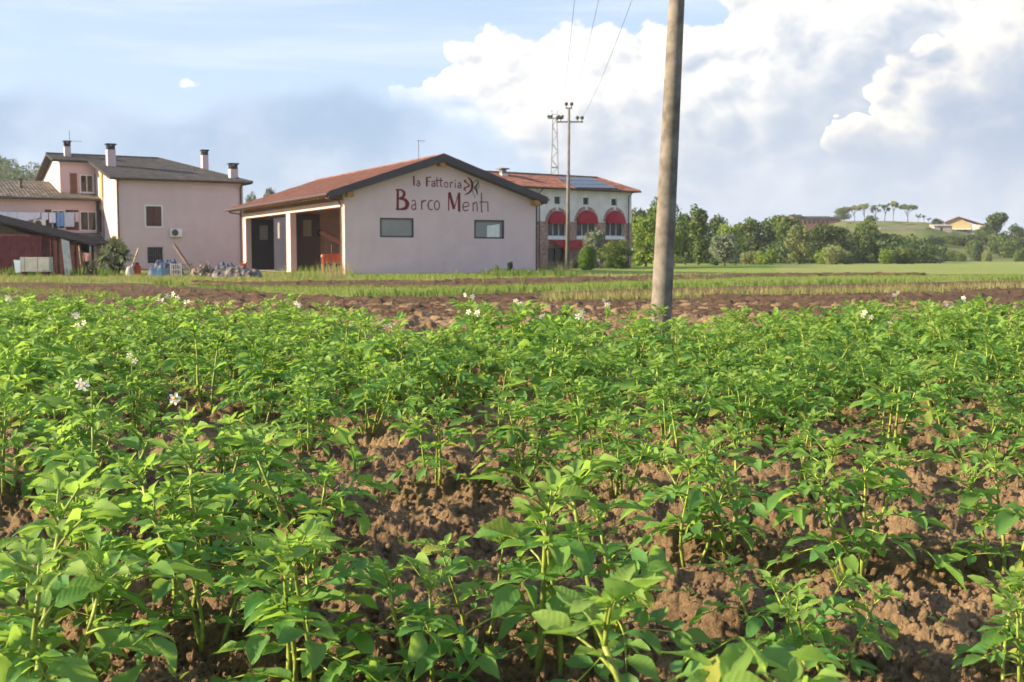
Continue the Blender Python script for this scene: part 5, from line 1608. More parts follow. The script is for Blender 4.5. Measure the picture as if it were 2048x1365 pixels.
def build_trees():
    T = [  # kind, hue, px, D, ytop, width px, label
        ('broad', 'mid', 1330, 150, 393, 84, 'tall mid-green tree standing half behind the near concrete pole'),
        ('broad', 'bright', 1292, 132, 428, 72, 'bright green leafy tree on the lawn beside the villa corner'),
        ('broad', 'bright', 1349, 136, 452, 46, 'bright yellow-green tree peeping out beside the near pole'),
        ('broad', 'dark', 1371, 160, 425, 50, 'dark tree in the gap between near pole and columnar tree'),
        ('column', 'mid', 1397, 158, 402, 42, 'tall narrow columnar tree with ragged top right of the near pole'),
        ('broad', 'dark', 1272, 240, 414, 60, 'dark distant tree behind the villa corner'),
        ('broad', 'dark', 1428, 190, 430, 62, 'dark green tree just right of the columnar tree'),
        ('round', 'olive', 1450, 140, 462, 62, 'round grey-green willow-like bush at the lawn edge'),
        ('broad', 'bright', 1462, 175, 446, 62, 'light green tree behind the grey-green round bush'),
        ('broad', 'mid', 1495, 205, 433, 60, 'mid-green tree in the low gap of the tree line'),
        ('broad', 'dark', 1530, 210, 436, 62, 'dark tree in the middle of the tree line'),
        ('broad', 'mid', 1566, 200, 428, 66, 'tall rounded tree left of the brick house on the hill'),
        ('broad', 'dark', 1585, 210, 432, 55, 'dark tree right below the brick house'),
        ('broad', 'pale', 1600, 172, 446, 52, 'pale green tree standing before the dark tree line'),
        ('broad', 'dark', 1640, 185, 446, 70, 'dark tree below the long brick house'),
        ('broad', 'dark', 1682, 192, 452, 66, 'dark bushy tree below the dry slope of the hill'),
        ('broad', 'mid', 1722, 200, 437, 62, 'tall tree reaching up before the hilltop pines'),
        ('broad', 'dark', 1752, 198, 458, 66, 'broad dark tree at the foot of the hill'),
        ('broad', 'dark', 1790, 208, 468, 58, 'low dark tree at the right end of the tree line'),
        ('broad', 'mid', 1822, 215, 484, 48, 'small tree ending the tree line by the meadow'),
        ('broad', 'dark', 1846, 225, 478, 36, 'slim dark tree beside the stone terraces'),
    ]
    for kind, hue, px, D, yt, w, lab in T:
        tree(kind, hue, px, D, yt, w, lab, group='trees beyond the lawn')
    Bs = [
        ('pale', 1500, 168, 500, 50, 'pale low bush at the foot of the tree line left of centre'), ('bright', 1532, 166, 497, 46, 'bright low bush before the dark tree line'),
        ('pale', 1672, 165, 488, 50, 'pale silvery bush at the edge of the meadow'), ('bright', 1648, 167, 492, 34, 'bright green bush beside the pale silvery bush'),
        ('pale', 1692, 168, 497, 30, 'small pale bush right of the silvery bush'), ('bright', 1776, 172, 496, 40, 'light green bush below the dark trees by the meadow'), ('mid', 1810, 174, 493, 50, 'rounded green bush at the meadow edge below the hill'),
        ('dark', 1428, 145, 514, 16, 'tiny dark conical bush on the lawn'), ('mid', 1843, 200, 500, 30, 'small bush at the right end of the meadow hedge'),
    ]
    for hue, px, D, yt, w, lab in Bs:
        tree('bush', hue, px, D, yt, w, lab, name='bush', cat='bush', group='bushes along the lawn edge')
    # hillside shrubs
    Sh = [(1745, 300, 470, 36, 'mid'), (1870, 320, 470, 40, 'dark'), (1905, 330, 468, 44, 'mid'), (1938, 330, 466, 44, 'dark'), (1880, 280, 488, 30, 'dark'), (1950, 290, 478, 36, 'mid'), (1905, 262, 498, 30, 'mid'), (1955, 265, 476, 26, 'dark'), (2020, 290, 476, 50, 'mid'), (2045, 300, 470, 50, 'dark'), (1890, 255, 504, 16, 'dark'), (1925, 252, 504, 24, 'mid'), (1975, 255, 500, 20, 'pale'), (2040, 255, 494, 22, 'mid'), (1995, 310, 468, 40, 'mid')]
    names = ['green shrub on the dry slope below the pines', 'dark shrub below the little stone hut', 'rounded shrub on the slope under the yellow house', 'dark shrub right of the slope under the yellow house', 'small dark shrub midway up the slope', 'mid-green shrub on the slope below the dark tree', 'small shrub low on the slope above the meadow', 'narrow dark shrub low on the right slope', 'wide shrub on the right slope under the far trees', 'dark shrub at the right picture edge', 'tiny dark shrub on the meadow bank', 'tiny mid-green shrub on the meadow bank', 'tiny pale shrub on the meadow bank', 'low shrub on the meadow bank at the picture edge', 'rounded shrub under the big dark hillside tree']
    for (px, D, yt, w, hue), lab in zip(Sh, names):
        tree('bush', hue, px, D, yt, w, lab, name='shrub', cat='shrub', group='shrubs on the hillside')
    for k, (px, D, yt) in enumerate(((1700, 400, 446), (1716, 395, 450), (1738, 405, 447), (1752, 390, 453), (1768, 400, 449), (1788, 385, 456), (1806, 395, 452), (1822, 400, 449), (1838, 385, 455), (1852, 375, 458), (1772, 375, 462), (1812, 370, 464), (1832, 365, 467), (1795, 410, 445))):
        tree('bush', ('olive', 'mid', 'pale')[k % 3], px, D, yt, 13 + k % 4 * 3, 'small olive shrub on the terraced slope under the hilltop pines', name='shrub', cat='shrub', group='olive shrubs on the terraced slope')
    r = np.random.default_rng(15); bl = []
    for k in range(120):
        px = r.uniform(1275, 1870); D = r.uniform(186, 226); x = (px - 1024) / F * D; q = r.uniform(1.2, 3.0)
        bl.append((x, D, q * .6, q * 1.1, q, q))
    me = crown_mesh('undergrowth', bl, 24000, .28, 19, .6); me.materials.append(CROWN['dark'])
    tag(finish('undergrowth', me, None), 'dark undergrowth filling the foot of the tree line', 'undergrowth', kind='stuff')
    tree('broad', 'dark', 1990, 330, 424, 56, 'big dark tree on the right shoulder of the hill', group='hill trees')
    tree('broad', 'dark', 2030, 345, 448, 40, 'dark tree at the right edge of the hill', group='hill trees')
    tree('broad', 'mid', 1965, 345, 452, 30, 'small tree beside the yellow hill house', group='hill trees')
    # hilltop pines
    Pn = [('round', 'mid', 1682, 414, 32, 'round dense tree at the left end of the hilltop pines'), ('umbrella', 'pale', 1708, 411, 28, 'first umbrella pine right of the round hilltop tree'), ('umbrella', 'pale', 1727, 408, 28, 'second umbrella pine of the hilltop row'), ('sparse', 'mid', 1750, 408, 24, 'thin-crowned pine in the middle of the hilltop row'), ('sparse', 'mid', 1768, 405, 26, 'sparse tall pine left of the tallest hilltop pine'), ('umbrella', 'pale', 1785, 403, 22, 'tallest slender pine of the hilltop row'), ('umbrella', 'mid', 1814, 408, 38, 'wide umbrella pine standing alone at the right of the hilltop'), ('bush', 'dark', 1742, 430, 22, 'low dark shrub under the hilltop pines'), ('bush', 'dark', 1872, 436, 22, 'clipped hedge left of the yellow hill house'), ('sparse', 'mid', 1835, 428, 12, 'small young tree right of the wide umbrella pine'), ('sparse', 'mid', 1846, 430, 10, 'tiny young tree on the hilltop ridge'), ('sparse', 'dark', 1856, 436, 10, 'tiny sapling next to the clipped hill hedge')]
    for kind, hue, px, yt, w, lab in Pn:
        tree(kind, hue, px, 446, yt, w * 1.05, lab, group='hilltop pines')
    # behind the farm, left
    tree('broad', 'olive', 506, 190, 383, 30, 'grey-green tree showing between the farmhouse and the shed roof', group='trees behind the farm')
    tree('broad', 'olive', 546, 200, 374, 34, 'taller grey-green tree above the left end of the shed roof', group='trees behind the farm')
    # by the villa
    tree('round', 'olive', 1188, 106, 452, 46, 'tall grey-green shrub before the middle dome awning', name='shrub', cat='shrub')
    tree('broad', 'mid', 1232, 104, 478, 60, 'small leafy tree before the right awning of the villa')
    # clipped bush: dense egg
    c = Vector((at(1174, 535, 97).x, 97, -.08))
    t = thing('clipped_bush', 'dense clipped egg-shaped bush at the foot of the utility pole', 'bush', c)
    hgt = at(1174, 495, 97).z + .08
    me = crown_mesh('crown', [(0, 0, .5, .5, .5, .5)], 6200, .040, 77, .93, .02); me.materials.append(CROWN['topiary'])
    o = bpy.data.objects.new('crown', me); C.objects.link(o); o.parent = t; o.scale = (1.42, 1.42, hgt)
    MB().tube([(0, 0, 0), (0, 0, .6)], .08, 6).build('trunk', M_bark, t)
    MB().lathe([(.05, .12), (.42, .3), (.6, .8), (.62, 1.1), (.5, 1.5), (.2, hgt * .9)], n=12).build('inner_twigs', CROWN['topiary'], t, True)
    # small dark cypress by the gable corner
    tree('column', 'dark', 1020, 71, 522, 13, 'tiny dark cypress at the foot of the painted gable', ybase=548, name='cypress', cat='shrub')
    tree('bush', 'mid', 994, 69, 528, 12, 'small green shrub left of the tiny cypress by the gable', ybase=549, name='shrub', cat='shrub')
    # wooded left hill: reads as one mass
    Vs = []; off = 0; Q = []
    r = np.random.default_rng(5)
    bl = []
    for k in range(300):
        D = r.uniform(290, 475); px = r.uniform(-420, 215); x = (px - 1024) / F * D; z = gz(x, D); s = r.uniform(2.6, 4.6)
        bl.append((x, D, z + s * .8, s, s, s))
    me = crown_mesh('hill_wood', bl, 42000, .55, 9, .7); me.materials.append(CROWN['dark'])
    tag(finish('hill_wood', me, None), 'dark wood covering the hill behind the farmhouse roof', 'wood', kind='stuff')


build_trees()


def build_hill_houses():
    # long brick house
    c = at(1632, 440, 425); z = gz(c.x, 425) - 1
    t = thing('brick_house', 'long orange brick house with grey roof half hidden on the hill', 'house', (c.x, 425, z), .05)
    top = at(1632, 434, 425).z - z
    sc = 425 / F
    for x0, x1, dz in ((-46, -28, .6), (-28, 30, 0), (30, 50, -.2)):
        MB().box(x0 * sc, x1 * sc, 0, 7, 0, top - .6 + dz).build('wall', M_orangebrick, t)
        MB().hexa([(x0 * sc - .3, -.5, top - .6 + dz), (x1 * sc + .3, -.5, top - .6 + dz), (x1 * sc + .3, 7.5, top - .6 + dz), (x0 * sc - .3, 7.5, top - .6 + dz)], [(x0 * sc - .3, 2.5, top + .3 + dz), (x1 * sc + .3, 2.5, top + .3 + dz), (x1 * sc + .3, 4.5, top + .3 + dz), (x0 * sc - .3, 4.5, top + .3 + dz)]).build('roof', M_tilegrey, t)
    for k in range(6): MB().box((-24 + k * 9) * sc, (-20 + k * 9) * sc, -.04, -.002, top - 2.6, top - 1.3).build('window', M_glass, t)
    # yellow house
    c = at(1922, 445, 440); z = gz(c.x, 440) - .5
    t = thing('yellow_house', 'low yellow house with a shallow tiled gable on the hill', 'house', (c.x, 440, z), -.25)
    sc = 440 / F; H = at(1922, 445, 440).z - z; R = at(1922, 434, 440).z - z
    MB().hexa([(-30 * sc, 0, 0), (20 * sc, 0, 0), (20 * sc, 0, H * .8), (-5 * sc, 0, R - .3), (-30 * sc, 0, H)], [(-30 * sc, .3, 0), (20 * sc, .3, 0), (20 * sc, .3, H * .8), (-5 * sc, .3, R - .3), (-30 * sc, .3, H)]).build('gable_wall', M_yellowwall, t)
    MB().box(20.1 * sc, 40 * sc, .1, 9, 0, H * .75).box(-30 * sc, 20 * sc, .31, 9, 0, H * .7).build('wall', M_cream, t)
    for a, b_ in (((-34 * sc, H - .4), (-5 * sc, R)), ((-5 * sc, R), (44 * sc, H * .75))):
        MB().hexa([(a[0], -.8, a[1] - .2), (b_[0], -.8, b_[1] - .2), (b_[0], 9.5, b_[1] - .2), (a[0], 9.5, a[1] - .2)], [(a[0], -.8, a[1] + .1), (b_[0], -.8, b_[1] + .1), (b_[0], 9.5, b_[1] + .1), (a[0], 9.5, a[1] + .1)]).build('roof', M_tile, t)
    MB().box(-25 * sc, 18 * sc, -2.5, -.05, H * .30, H * .38).build('balcony', M_white, t)
    for k in range(3): MB().box((-22 + k * 14) * sc, (-16 + k * 14) * sc, -.03, -.002, .6, H * .28).build('window', M_glass, t)
    # little stone hut
    c = at(1885, 460, 380); z = gz(c.x, 380) - .6
    t = thing('stone_hut', 'small grey stone hut with a dark doorway on the slope below the yellow house', 'hut', (c.x, 380, z), -.1)
    sc = 380 / F; H = at(1885, 453, 380).z - z
    MB().plate((-16 * sc, 0, 0), (1, 0, 0), (0, 1, 0), 34 * sc, H, .3, [(12 * sc, 17 * sc, 0, H * .75)]).plate((-16 * sc, 5, 0), (1, 0, 0), (0, 1, 0), 34 * sc, H, .3).build('wall', M_stone, t)
    MB().plate((-16 * sc, .301, 0), (0, 1, 0), (1, 0, 0), 4.698, H, .3).plate((18 * sc - .3, .301, 0), (0, 1, 0), (1, 0, 0), 4.698, H, .3).build('end_wall', M_stone, t)
    MB().hexa([(-17 * sc, -.4, H), (19 * sc, -.4, H), (19 * sc, 5.7, H), (-17 * sc, 5.7, H)], [(-17 * sc, -.4, H + .2), (19 * sc, -.4, H + .2), (19 * sc, 5.7, H + .8), (-17 * sc, 5.7, H + .8)]).build('roof', M_stone, t)
    MB().box(-15 * sc, 17 * sc, 2, 2.1, 0, H - .1).build('inner_wall', M_inshade, t)
    # terrace wall
    p = [at(q, 470, 370) for q in (1760, 1800, 1850)]
    mb = MB()
    for a, b_ in zip(p, p[1:]):
        za, zb = gz(a.x, 370) - .5, gz(b_.x, 370) - .5
        mb.hexa([(a.x, 370, za), (b_.x, 370, zb), (b_.x, 370.8, zb), (a.x, 370.8, za)], [(a.x, 370, za + 1.1), (b_.x, 370, zb + 1.3), (b_.x, 370.8, zb + 1.3), (a.x, 370.8, za + 1.1)])
    tag(mb.build('terrace_wall', M_stone), 'low grey stone terrace wall across the hillside', 'wall')


build_hill_houses()


# ------------------------------------------------------------------ grass and weeds
def blades(name, label, pts, hmin, hmax, w, per, material, seed, lean=.35, spread=.08, cat='grass'):
    r = np.random.default_rng(seed)
    P = np.repeat(np.asarray(pts, float), per, 0); n = len(P)
    a = r.uniform(0, 6.28, n); off = spread * np.sqrt(r.random(n))
    P = P + np.stack([off * np.cos(a), off * np.sin(a), np.zeros(n)], 1)
    h = r.uniform(hmin, hmax, n); th = r.uniform(0, 6.28, n); ln = lean * h * r.uniform(.2, 1, n)
    d = np.stack([np.cos(th), np.sin(th), np.zeros(n)], 1)
    ph = r.uniform(0, 6.28, n); sd = np.stack([np.cos(ph), np.sin(ph), np.zeros(n)], 1) * (w * r.uniform(.6, 1.3, n))[:, None]
    m_ = P + d * (ln * .35)[:, None] + np.stack([np.zeros(n), np.zeros(n), h * .6], 1)
    tp = P + d * ln[:, None] + np.stack([np.zeros(n), np.zeros(n), h], 1)
    Vv = np.stack([P - sd, P + sd, m_ + sd * .75, m_ - sd * .75, tp], 1).reshape(-1, 3)
    i = np.arange(n) * 5
    me = np_mesh(name, Vv, np.stack([i, i + 1, i + 2, i + 3], 1), np.stack([i + 3, i + 2, i + 4], 1))
    return tag(finish(name, me, material), label, cat, kind='stuff')


def scatter(n, xa, xb, ylo, yhi, seed, clump=0.0):
    """points on the ground between two photo rows (functions of the photo column)"""
    r = np.random.default_rng(seed); out = []
    while len(out) < n:
        px = r.uniform(xa, xb); y0, y1 = ylo(px), yhi(px)
        D0, D1 = HCAM * F / (y1 - HOR), HCAM * F / (y0 - HOR)
        D = r.uniform(D0, D1); x = (px - 1024) / F * D
        if clump and vnoise(np.array([x * .35]), np.array([D * .2]), 5)[0] < clump: continue
        out.append((x, D, -.03))
    return out


fa = lambda px: np.interp(px, XS, A_TOP)
ft = lambda px: np.interp(px, XS[3:], [574, 572, 573, 570, 567, 561.5, 557.5, 553.5, 550.3, 549, 549])
blades('grass', 'green grass strip crossing the ploughed soil', scatter(5200, 470, 2100, lambda p: ft(p), lambda p: fa(p) + 1.2, 1), .03, .14, .010, 4, M_grass, 2, spread=.2)
blades('grass', 'yellow-green grass growing along the yard before the buildings', scatter(5200, -60, 1120, lambda p: 547.5, lambda p: 565 if p < 480 else np.interp(p, [480, 850, 1110], [565, 562.5, 556]), 3), .04, .20, .014, 4, M_grass, 4, spread=.25)
blades('dry_grass', 'dry yellow grass stalks scattered in the verge', scatter(420, -60, 1500, lambda p: 549, lambda p: 566 if p < 900 else 560, 5, .5), .15, .4, .008, 5, M_drygrass, 6, spread=.2)
blades('dry_grass', 'short dry yellowish grass along the yard on the left', scatter(1500, -60, 620, lambda p: 549, lambda p: 565, 35), .04, .18, .012, 5, M_drygrass, 36, spread=.25)
sp = lambda px: np.interp(px, [1080, 1348, 1500, 1700, 2100], [601, 597, 591, 587, 575])
blades('sparse_grass', 'sparse pale grass line inside the ploughed soil on the right', scatter(900, 1080, 2100, lambda p: sp(p) - 4.5, lambda p: sp(p) + 4.5, 7, .3), .1, .34, .008, 4, M_drygrass, 8, spread=.18)
blades('sparse_grass', 'sparse green tufts inside the ploughed soil on the right', scatter(900, 1080, 2100, lambda p: sp(p) - 4, lambda p: sp(p) + 5.5, 9, .3), .08, .26, .008, 4, M_grass, 10, spread=.18)
blades('grass', 'pale grass edge between potato leaves and soil at the left', scatter(350, -60, 240, lambda p: np.interp(p, [-60, 240], [574, 592]), lambda p: np.interp(p, [-60, 240], [586, 606]), 11), .08, .24, .01, 5, M_grass, 12, spread=.15)
blades('tall_grass', 'tall grass heads standing before the open shed bays', scatter(34, 560, 640, lambda p: 552, lambda p: 561, 13), .3, .8, .014, 6, M_grass, 14, .45, .25)
blades('tall_grass', 'tall dry stalks before the orange tractor', scatter(34, 640, 700, lambda p: 551, lambda p: 558, 15), .4, 1.1, .012, 7, M_drygrass, 16, .35, .25)
blades('tall_grass', 'tall greyish weeds round the foot of the utility pole', scatter(60, 1082, 1150, lambda p: 541, lambda p: 549, 17), .3, 1.0, .012, 7, M_drygrass, 18, .45, .35)
blades('weeds', 'dark green weeds along the foot of the painted gable', scatter(300, 700, 1160, lambda p: 547.5, lambda p: 553, 19, .5), .12, .45, .03, 6, M_weed, 20, .5, .25, 'weeds')
blades('weeds', 'weeds growing along the foot of the maroon shed', scatter(160, -60, 230, lambda p: 549, lambda p: 553.5, 21, .3), .2, .7, .03, 6, M_weed, 22, .5, .25, 'weeds')


blades('weeds', 'ragged green weeds along the edges of the ploughed strips', scatter(420, 300, 2100, lambda p: fa(p) - 2.5, lambda p: fa(p) + 3.5, 23, .5), .08, .30, .016, 6, M_weed, 24, .6, .2, 'weeds')
blades('weeds', 'scattered weeds on the ploughed soil', scatter(160, -60, 2100, lambda p: fa(p) + 3, lambda p: 625, 25, .55), .05, .22, .014, 6, M_grass, 26, .7, .15, 'weeds')


def tall_weed(label, px, py, hpx, seed, m=M_weed):
    p = gp(px, py); h = hpx * p[1] / F
    t = thing('tall_weed', label, 'weed', (p[0], p[1], -.03), group='tall weeds in the verge')
    r = random.Random(seed)
    for k in range(4):
        a = r.uniform(0, 6.28); top = Vector((.18 * h * math.cos(a), .18 * h * math.sin(a), h * r.uniform(.75, 1)))
        s = MB().tube([(0, 0, 0), top * .5, top], [.014, .01, .004], 5).build('stem', M_stem, t)
        mb = MB()
        for q in range(26):
            f = r.uniform(.15, 1); o = top * f; az = r.uniform(0, 6.28); l = h * r.uniform(.09, .17) * (1.2 - .6 * f)
            d = Vector((math.cos(az), math.sin(az), r.uniform(-.1, .7))).normalized(); sd = d.cross(Vector((0, 0, 1))).normalized() * l * .2
            mb.v += [tuple(o), tuple(o + d * l * .5 + sd), tuple(o + d * l), tuple(o + d * l * .5 - sd)]; i = len(mb.v) - 4; mb.f.append((i, i + 1, i + 2, i + 3))
        mb.build('foliage', m, s)


for i, (px, py, hp, lab) in enumerate(((1046, 586, 42, 'tall light green weed in the grass strip right below the gable'), (912, 557, 22, 'green weed under the emblem of the painted gable'), (967, 566, 34, 'tall weed left of the small shrub by the gable'), (992, 560, 32, 'bushy weed before the small shrub by the gable'), (600, 562, 34, 'bushy light weed before the middle column of the shed'), (632, 560, 26, 'leafy weed before the orange tractor'))):
    tall_weed(lab, px, py, hp, i)


# ------------------------------------------------------------------ potato plants
def leaflet_arrays(seed, nl=6, nw=4):
    """one leaf blade of length 1 along +x, folded along its midrib, tip drooping"""
    r = random.Random(seed)
    vs = np.linspace(0, 1, nl + 1)
    prof = np.interp(vs, [0, .08, .25, .45, .65, .85, 1.0], [.03, .17, .29, .325, .28, .155, .0]) * r.uniform(.74, 1.14)
    fold, droop, twist = r.uniform(.15, .7), r.uniform(.05, .6), r.uniform(-.5, .5)
    Vv, UV = [], []
    for i, v in enumerate(vs):
        for j in range(nw + 1):
            s = -1 + 2 * j / nw
            y = s * prof[i]
            z = abs(s) ** 1.2 * prof[i] * fold - droop * v * v + .045 * math.sin(v * 11 + j * 2 + seed) * abs(s)
            z += twist * y * v
            x = v - .04 * abs(s) * (1 - v)
            Vv.append((x, y, z)); UV.append((.5 + s * .5 * prof[i] / .325, v))
    Q = [(i * (nw + 1) + j, i * (nw + 1) + j + 1, (i + 1) * (nw + 1) + j + 1, (i + 1) * (nw + 1) + j) for i in range(nl) for j in range(nw)]
    return np.array(Vv), np.array(Q), np.array(UV)


LEAF = [leaflet_arrays(k) for k in range(10)]
LEAF_LOW = [leaflet_arrays(k, 2, 2) for k in range(10)]
for lib in (LEAF, LEAF_LOW):
    lib += [(v, q, uv + np.array([2.0, 0.0])) for v, q, uv in lib]      # the same blades marked as young
LEAF_ME = []
for k, (v, q, uv) in enumerate(LEAF):
    me = np_mesh('leaf', v, q, uv=uv); me.materials.append(M_leaf); me.polygons.foreach_set('use_smooth', [True] * len(me.polygons)); LEAF_ME.append(me)


def mat_from(o, x, up, s):
    x = x.normalized(); y = up.cross(x)
    if y.length < 1e-3: y = Vector((0, 1, 0)).cross(x)
    y.normalize(); z = x.cross(y)
    return Matrix(((x.x * s, y.x * s, z.x * s, o.x), (x.y * s, y.y * s, z.y * s, o.y), (x.z * s, y.z * s, z.z * s, o.z), (0, 0, 0, 1)))


def compound(seed, L, el, pairs, size, droop):
    """a potato leaf: arching rachis along +x, leaflets in pairs and one at the end. Returns rachis points and leaflets."""
    r = random.Random(seed)
    pts = []
    for k in range(6):
        f = k / 5
        pts.append(Vector((L * f * math.cos(el * (1 - .4 * f)), .02 * L * math.sin(f * 5 + seed), L * (f * math.sin(el) - droop * f * f))))
    out = []
    def pos(f):
        q = f * 5; i = min(4, int(q)); return pts[i].lerp(pts[i + 1], q - i), (pts[i + 1] - pts[i]).normalized()
    for k in range(pairs):
        f = .38 + .48 * k / max(1, pairs - 1) if pairs > 1 else .6
        for s in (-1, 1):
            p, d = pos(min(.95, f + r.uniform(-.03, .03)))
            side = Vector((0, 0, 1)).cross(d).normalized() * s
            dirv = (side * r.uniform(.8, 1.1) + d * r.uniform(.35, .75) + Vector((0, 0, r.uniform(.0, .4)))).normalized()
            up = (Vector((0, 0, 1)) + side * r.uniform(-.3, .5) + d * r.uniform(-.4, .1)).normalized()
            out.append((r.randrange(10), mat_from(p + dirv * .008, dirv, up, size * (.70 + .36 * k / max(1, pairs)) * r.uniform(.75, 1.25))))
        if r.random() < .6 and k:
            p, d = pos(f - .07); side = Vector((0, 0, 1)).cross(d).normalized() * r.choice((-1, 1))
            out.append((r.randrange(10), mat_from(p, (side + d * .3 + Vector((0, 0, .3))), Vector((0, 0, 1)), size * .3)))
    p, d = pos(1.0)
    out.append((r.randrange(10), mat_from(p, (d + Vector((0, 0, r.uniform(-.1, .25)))), (Vector((0, 0, 1)) + Vector((r.uniform(-.3, .3), r.uniform(-.4, .4), 0))).normalized(), size * r.uniform(1.05, 1.3))))
    return pts, out


COMP = []       # classes: 0 long lower leaves, 1 mid, 2 young top leaves
for cls, (L, el, pairs, size, droop) in enumerate(((.21, .35, 2, .098, .42), (.20, .72, 3, .092, .45), (.10, 1.02, 2, .066, .15))):
    COMP.append([compound(100 * cls + k, L * random.Random(k).uniform(.85, 1.15), el * random.Random(k + 5).uniform(.7, 1.2), pairs, size, droop) for k in range(7)])


def arrays(items, lib):
    """joined arrays of leaflets [(variant, matrix)]"""
    Vs, Qs, Us, off = [], [], [], 0
    for k, m in items:
        v, q, uv = lib[k]; M = np.array(m)
        Vs.append(v @ M[:3, :3].T + M[:3, 3]); Qs.append(q + off); Us.append(uv); off += len(v)
    return np.concatenate(Vs), np.concatenate(Qs), np.concatenate(Us)


STEMS = []
for sd in range(9):
    r = random.Random(500 + sd)
    H = 1.0          # unit: scaled by the plant height
    lean = r.uniform(.05, .25); wob = r.uniform(-.05, .05)
    hh = .46
    pts = [Vector((lean * hh * (k / 8) ** 1.3, wob * hh * math.sin(k / 8 * 5), hh * k / 8)) for k in range(9)]
    leaves = []; az = r.uniform(0, 6.28)
    nl = r.randint(6, 8)
    for k in range(nl):
        f = .24 + .76 * (k / (nl - 1)) ** .85
        q = f * 8; i = min(7, int(q)); p = pts[i].lerp(pts[i + 1], q - i)
        cls = 0 if f < .45 else (1 if f < .82 else 2)
        az += 2.4 + r.uniform(-.4, .4)
        sc = r.uniform(.85, 1.15) * (1.0 if cls < 2 else 1.1)
        m = Matrix.Translation(p) @ Matrix.Rotation(az, 4, 'Z') @ Matrix.Scale(sc, 4)
        leaves.append((cls, r.randrange(7), m))
    # crowded young tip
    for k in range(3):
        az += 2.1
        leaves.append((2, r.randrange(7), Matrix.Translation(pts[-1]) @ Matrix.Rotation(az, 4, 'Z') @ Matrix.Rotation(-.35, 4, 'Y') @ Matrix.Scale(r.uniform(.6, .85), 4)))
    mb = MB().tube(pts, [.0105 - .0055 * k / 8 for k in range(9)], 6)
    mbr = MB(); mbr.v = list(mb.v); mbr.f = list(mb.f)
    leaflets = []
    for cls, kv, m in leaves:
        rp, ll = COMP[cls][kv]
        mbr.tube([m @ p for p in rp], [.0042, .0038, .0034, .003, .0026, .002], 4)
        leaflets += [(k + (10 if cls == 2 else 0), m @ q) for k, q in ll]
    def mk(b_, n):
        me = bpy.data.meshes.new(n); me.from_pydata(b_.v, [], b_.f); me.materials.append(M_stem); me.polygons.foreach_set('use_smooth', [True] * len(me.polygons)); me.update(); return me
    v, q, uv = arrays(leaflets, LEAF)
    fol = np_mesh('foliage', v, q, uv=uv); fol.materials.append(M_leaf); fol.polygons.foreach_set('use_smooth', [True] * len(fol.polygons))
    STEMS.append(dict(bare=mk(mb, 'stem'), full=mk(mbr, 'stem'), leaves=leaves, leaflets=leaflets, fol=fol, low=arrays(leaflets, LEAF_LOW), tip=pts[-1], stemv=np.array(mb.v)))
LEAF_C = []      # whole compound leaves as shared meshes
for cls in range(3):
    row = []
    for rp, ll in COMP[cls]:
        v, q, uv = arrays([(k + (10 if cls == 2 else 0), m) for k, m in ll], LEAF)
        mb = MB().tube(rp, [.0042, .0038, .0034, .003, .0026, .002], 4, False)
        q2 = np.array(mb.f) + len(v)
        me = np_mesh('leaf', np.concatenate([v, np.array(mb.v)]), np.concatenate([q, q2]), uv=np.concatenate([uv, np.full((len(mb.v), 2), (.5, .5))]))
        me.materials.append(M_leaf); me.polygons.foreach_set('use_smooth', [True] * len(me.polygons)); row.append(me)
    LEAF_C.append(row)


def flower_mesh():
    mb = MB()
    for k in range(5):
        a = 2 * math.pi * k / 5; c, s = math.cos(a), math.sin(a)
        P = lambda r, t, z: (r * math.cos(a + t), r * math.sin(a + t), z)
        i = len(mb.v)
        mb.v += [(0, 0, 0), P(.55, -.42, .12), P(.85, -.30, .16), P(1.05, 0, .10), P(.85, .30, .16), P(.55, .42, .12)]
        mb.f.append((i, i + 1, i + 2, i + 3, i + 4, i + 5))
    me = bpy.data.meshes.new('flower'); me.from_pydata(mb.v, [], mb.f); me.materials.append(M_petal); me.update()
    mb = MB().lathe([(.0, .02), (.18, .03), (.14, .35), (.05, .48), (.0, .48)], n=7)
    m2 = bpy.data.meshes.new('anthers'); m2.from_pydata(mb.v, [], mb.f); m2.materials.append(M_yellow); m2.update()
    return me, m2


FL, FL2 = flower_mesh()


def plant_spec(x, y, seed, hs=1.0, n=None):
    r = random.Random(seed)
    z = float(soil_z(np.array([x]), np.array([y]))[0]) - .012
    st = []
    n = n or r.choice((2, 3, 3, 4, 5))
    a0 = r.uniform(0, 6.28)
    for k in range(n):
        a = a0 + 2 * math.pi * k / n + r.uniform(-.4, .4)
        s = hs * r.uniform(.78, 1.08)
        m = Matrix.Translation((.03 * math.cos(a), .03 * math.sin(a), 0)) @ Matrix.Rotation(a, 4, 'Z') @ Matrix.Rotation(r.uniform(-.04, .30) + (r.uniform(.1, .35) if r.random() < .18 else 0), 4, 'Y') @ Matrix.Rotation(r.uniform(0, 6.28), 4, 'Z') @ Matrix.Scale(s, 4)
        st.append((r.randrange(9), m))
    return dict(x=x, y=y, z=z, st=st, seed=seed, hs=hs)


link = C.objects.link


def child(name, me, parent, m):
    o = bpy.data.objects.new(name, me); link(o); o.parent = parent; o.matrix_local = m
    return o


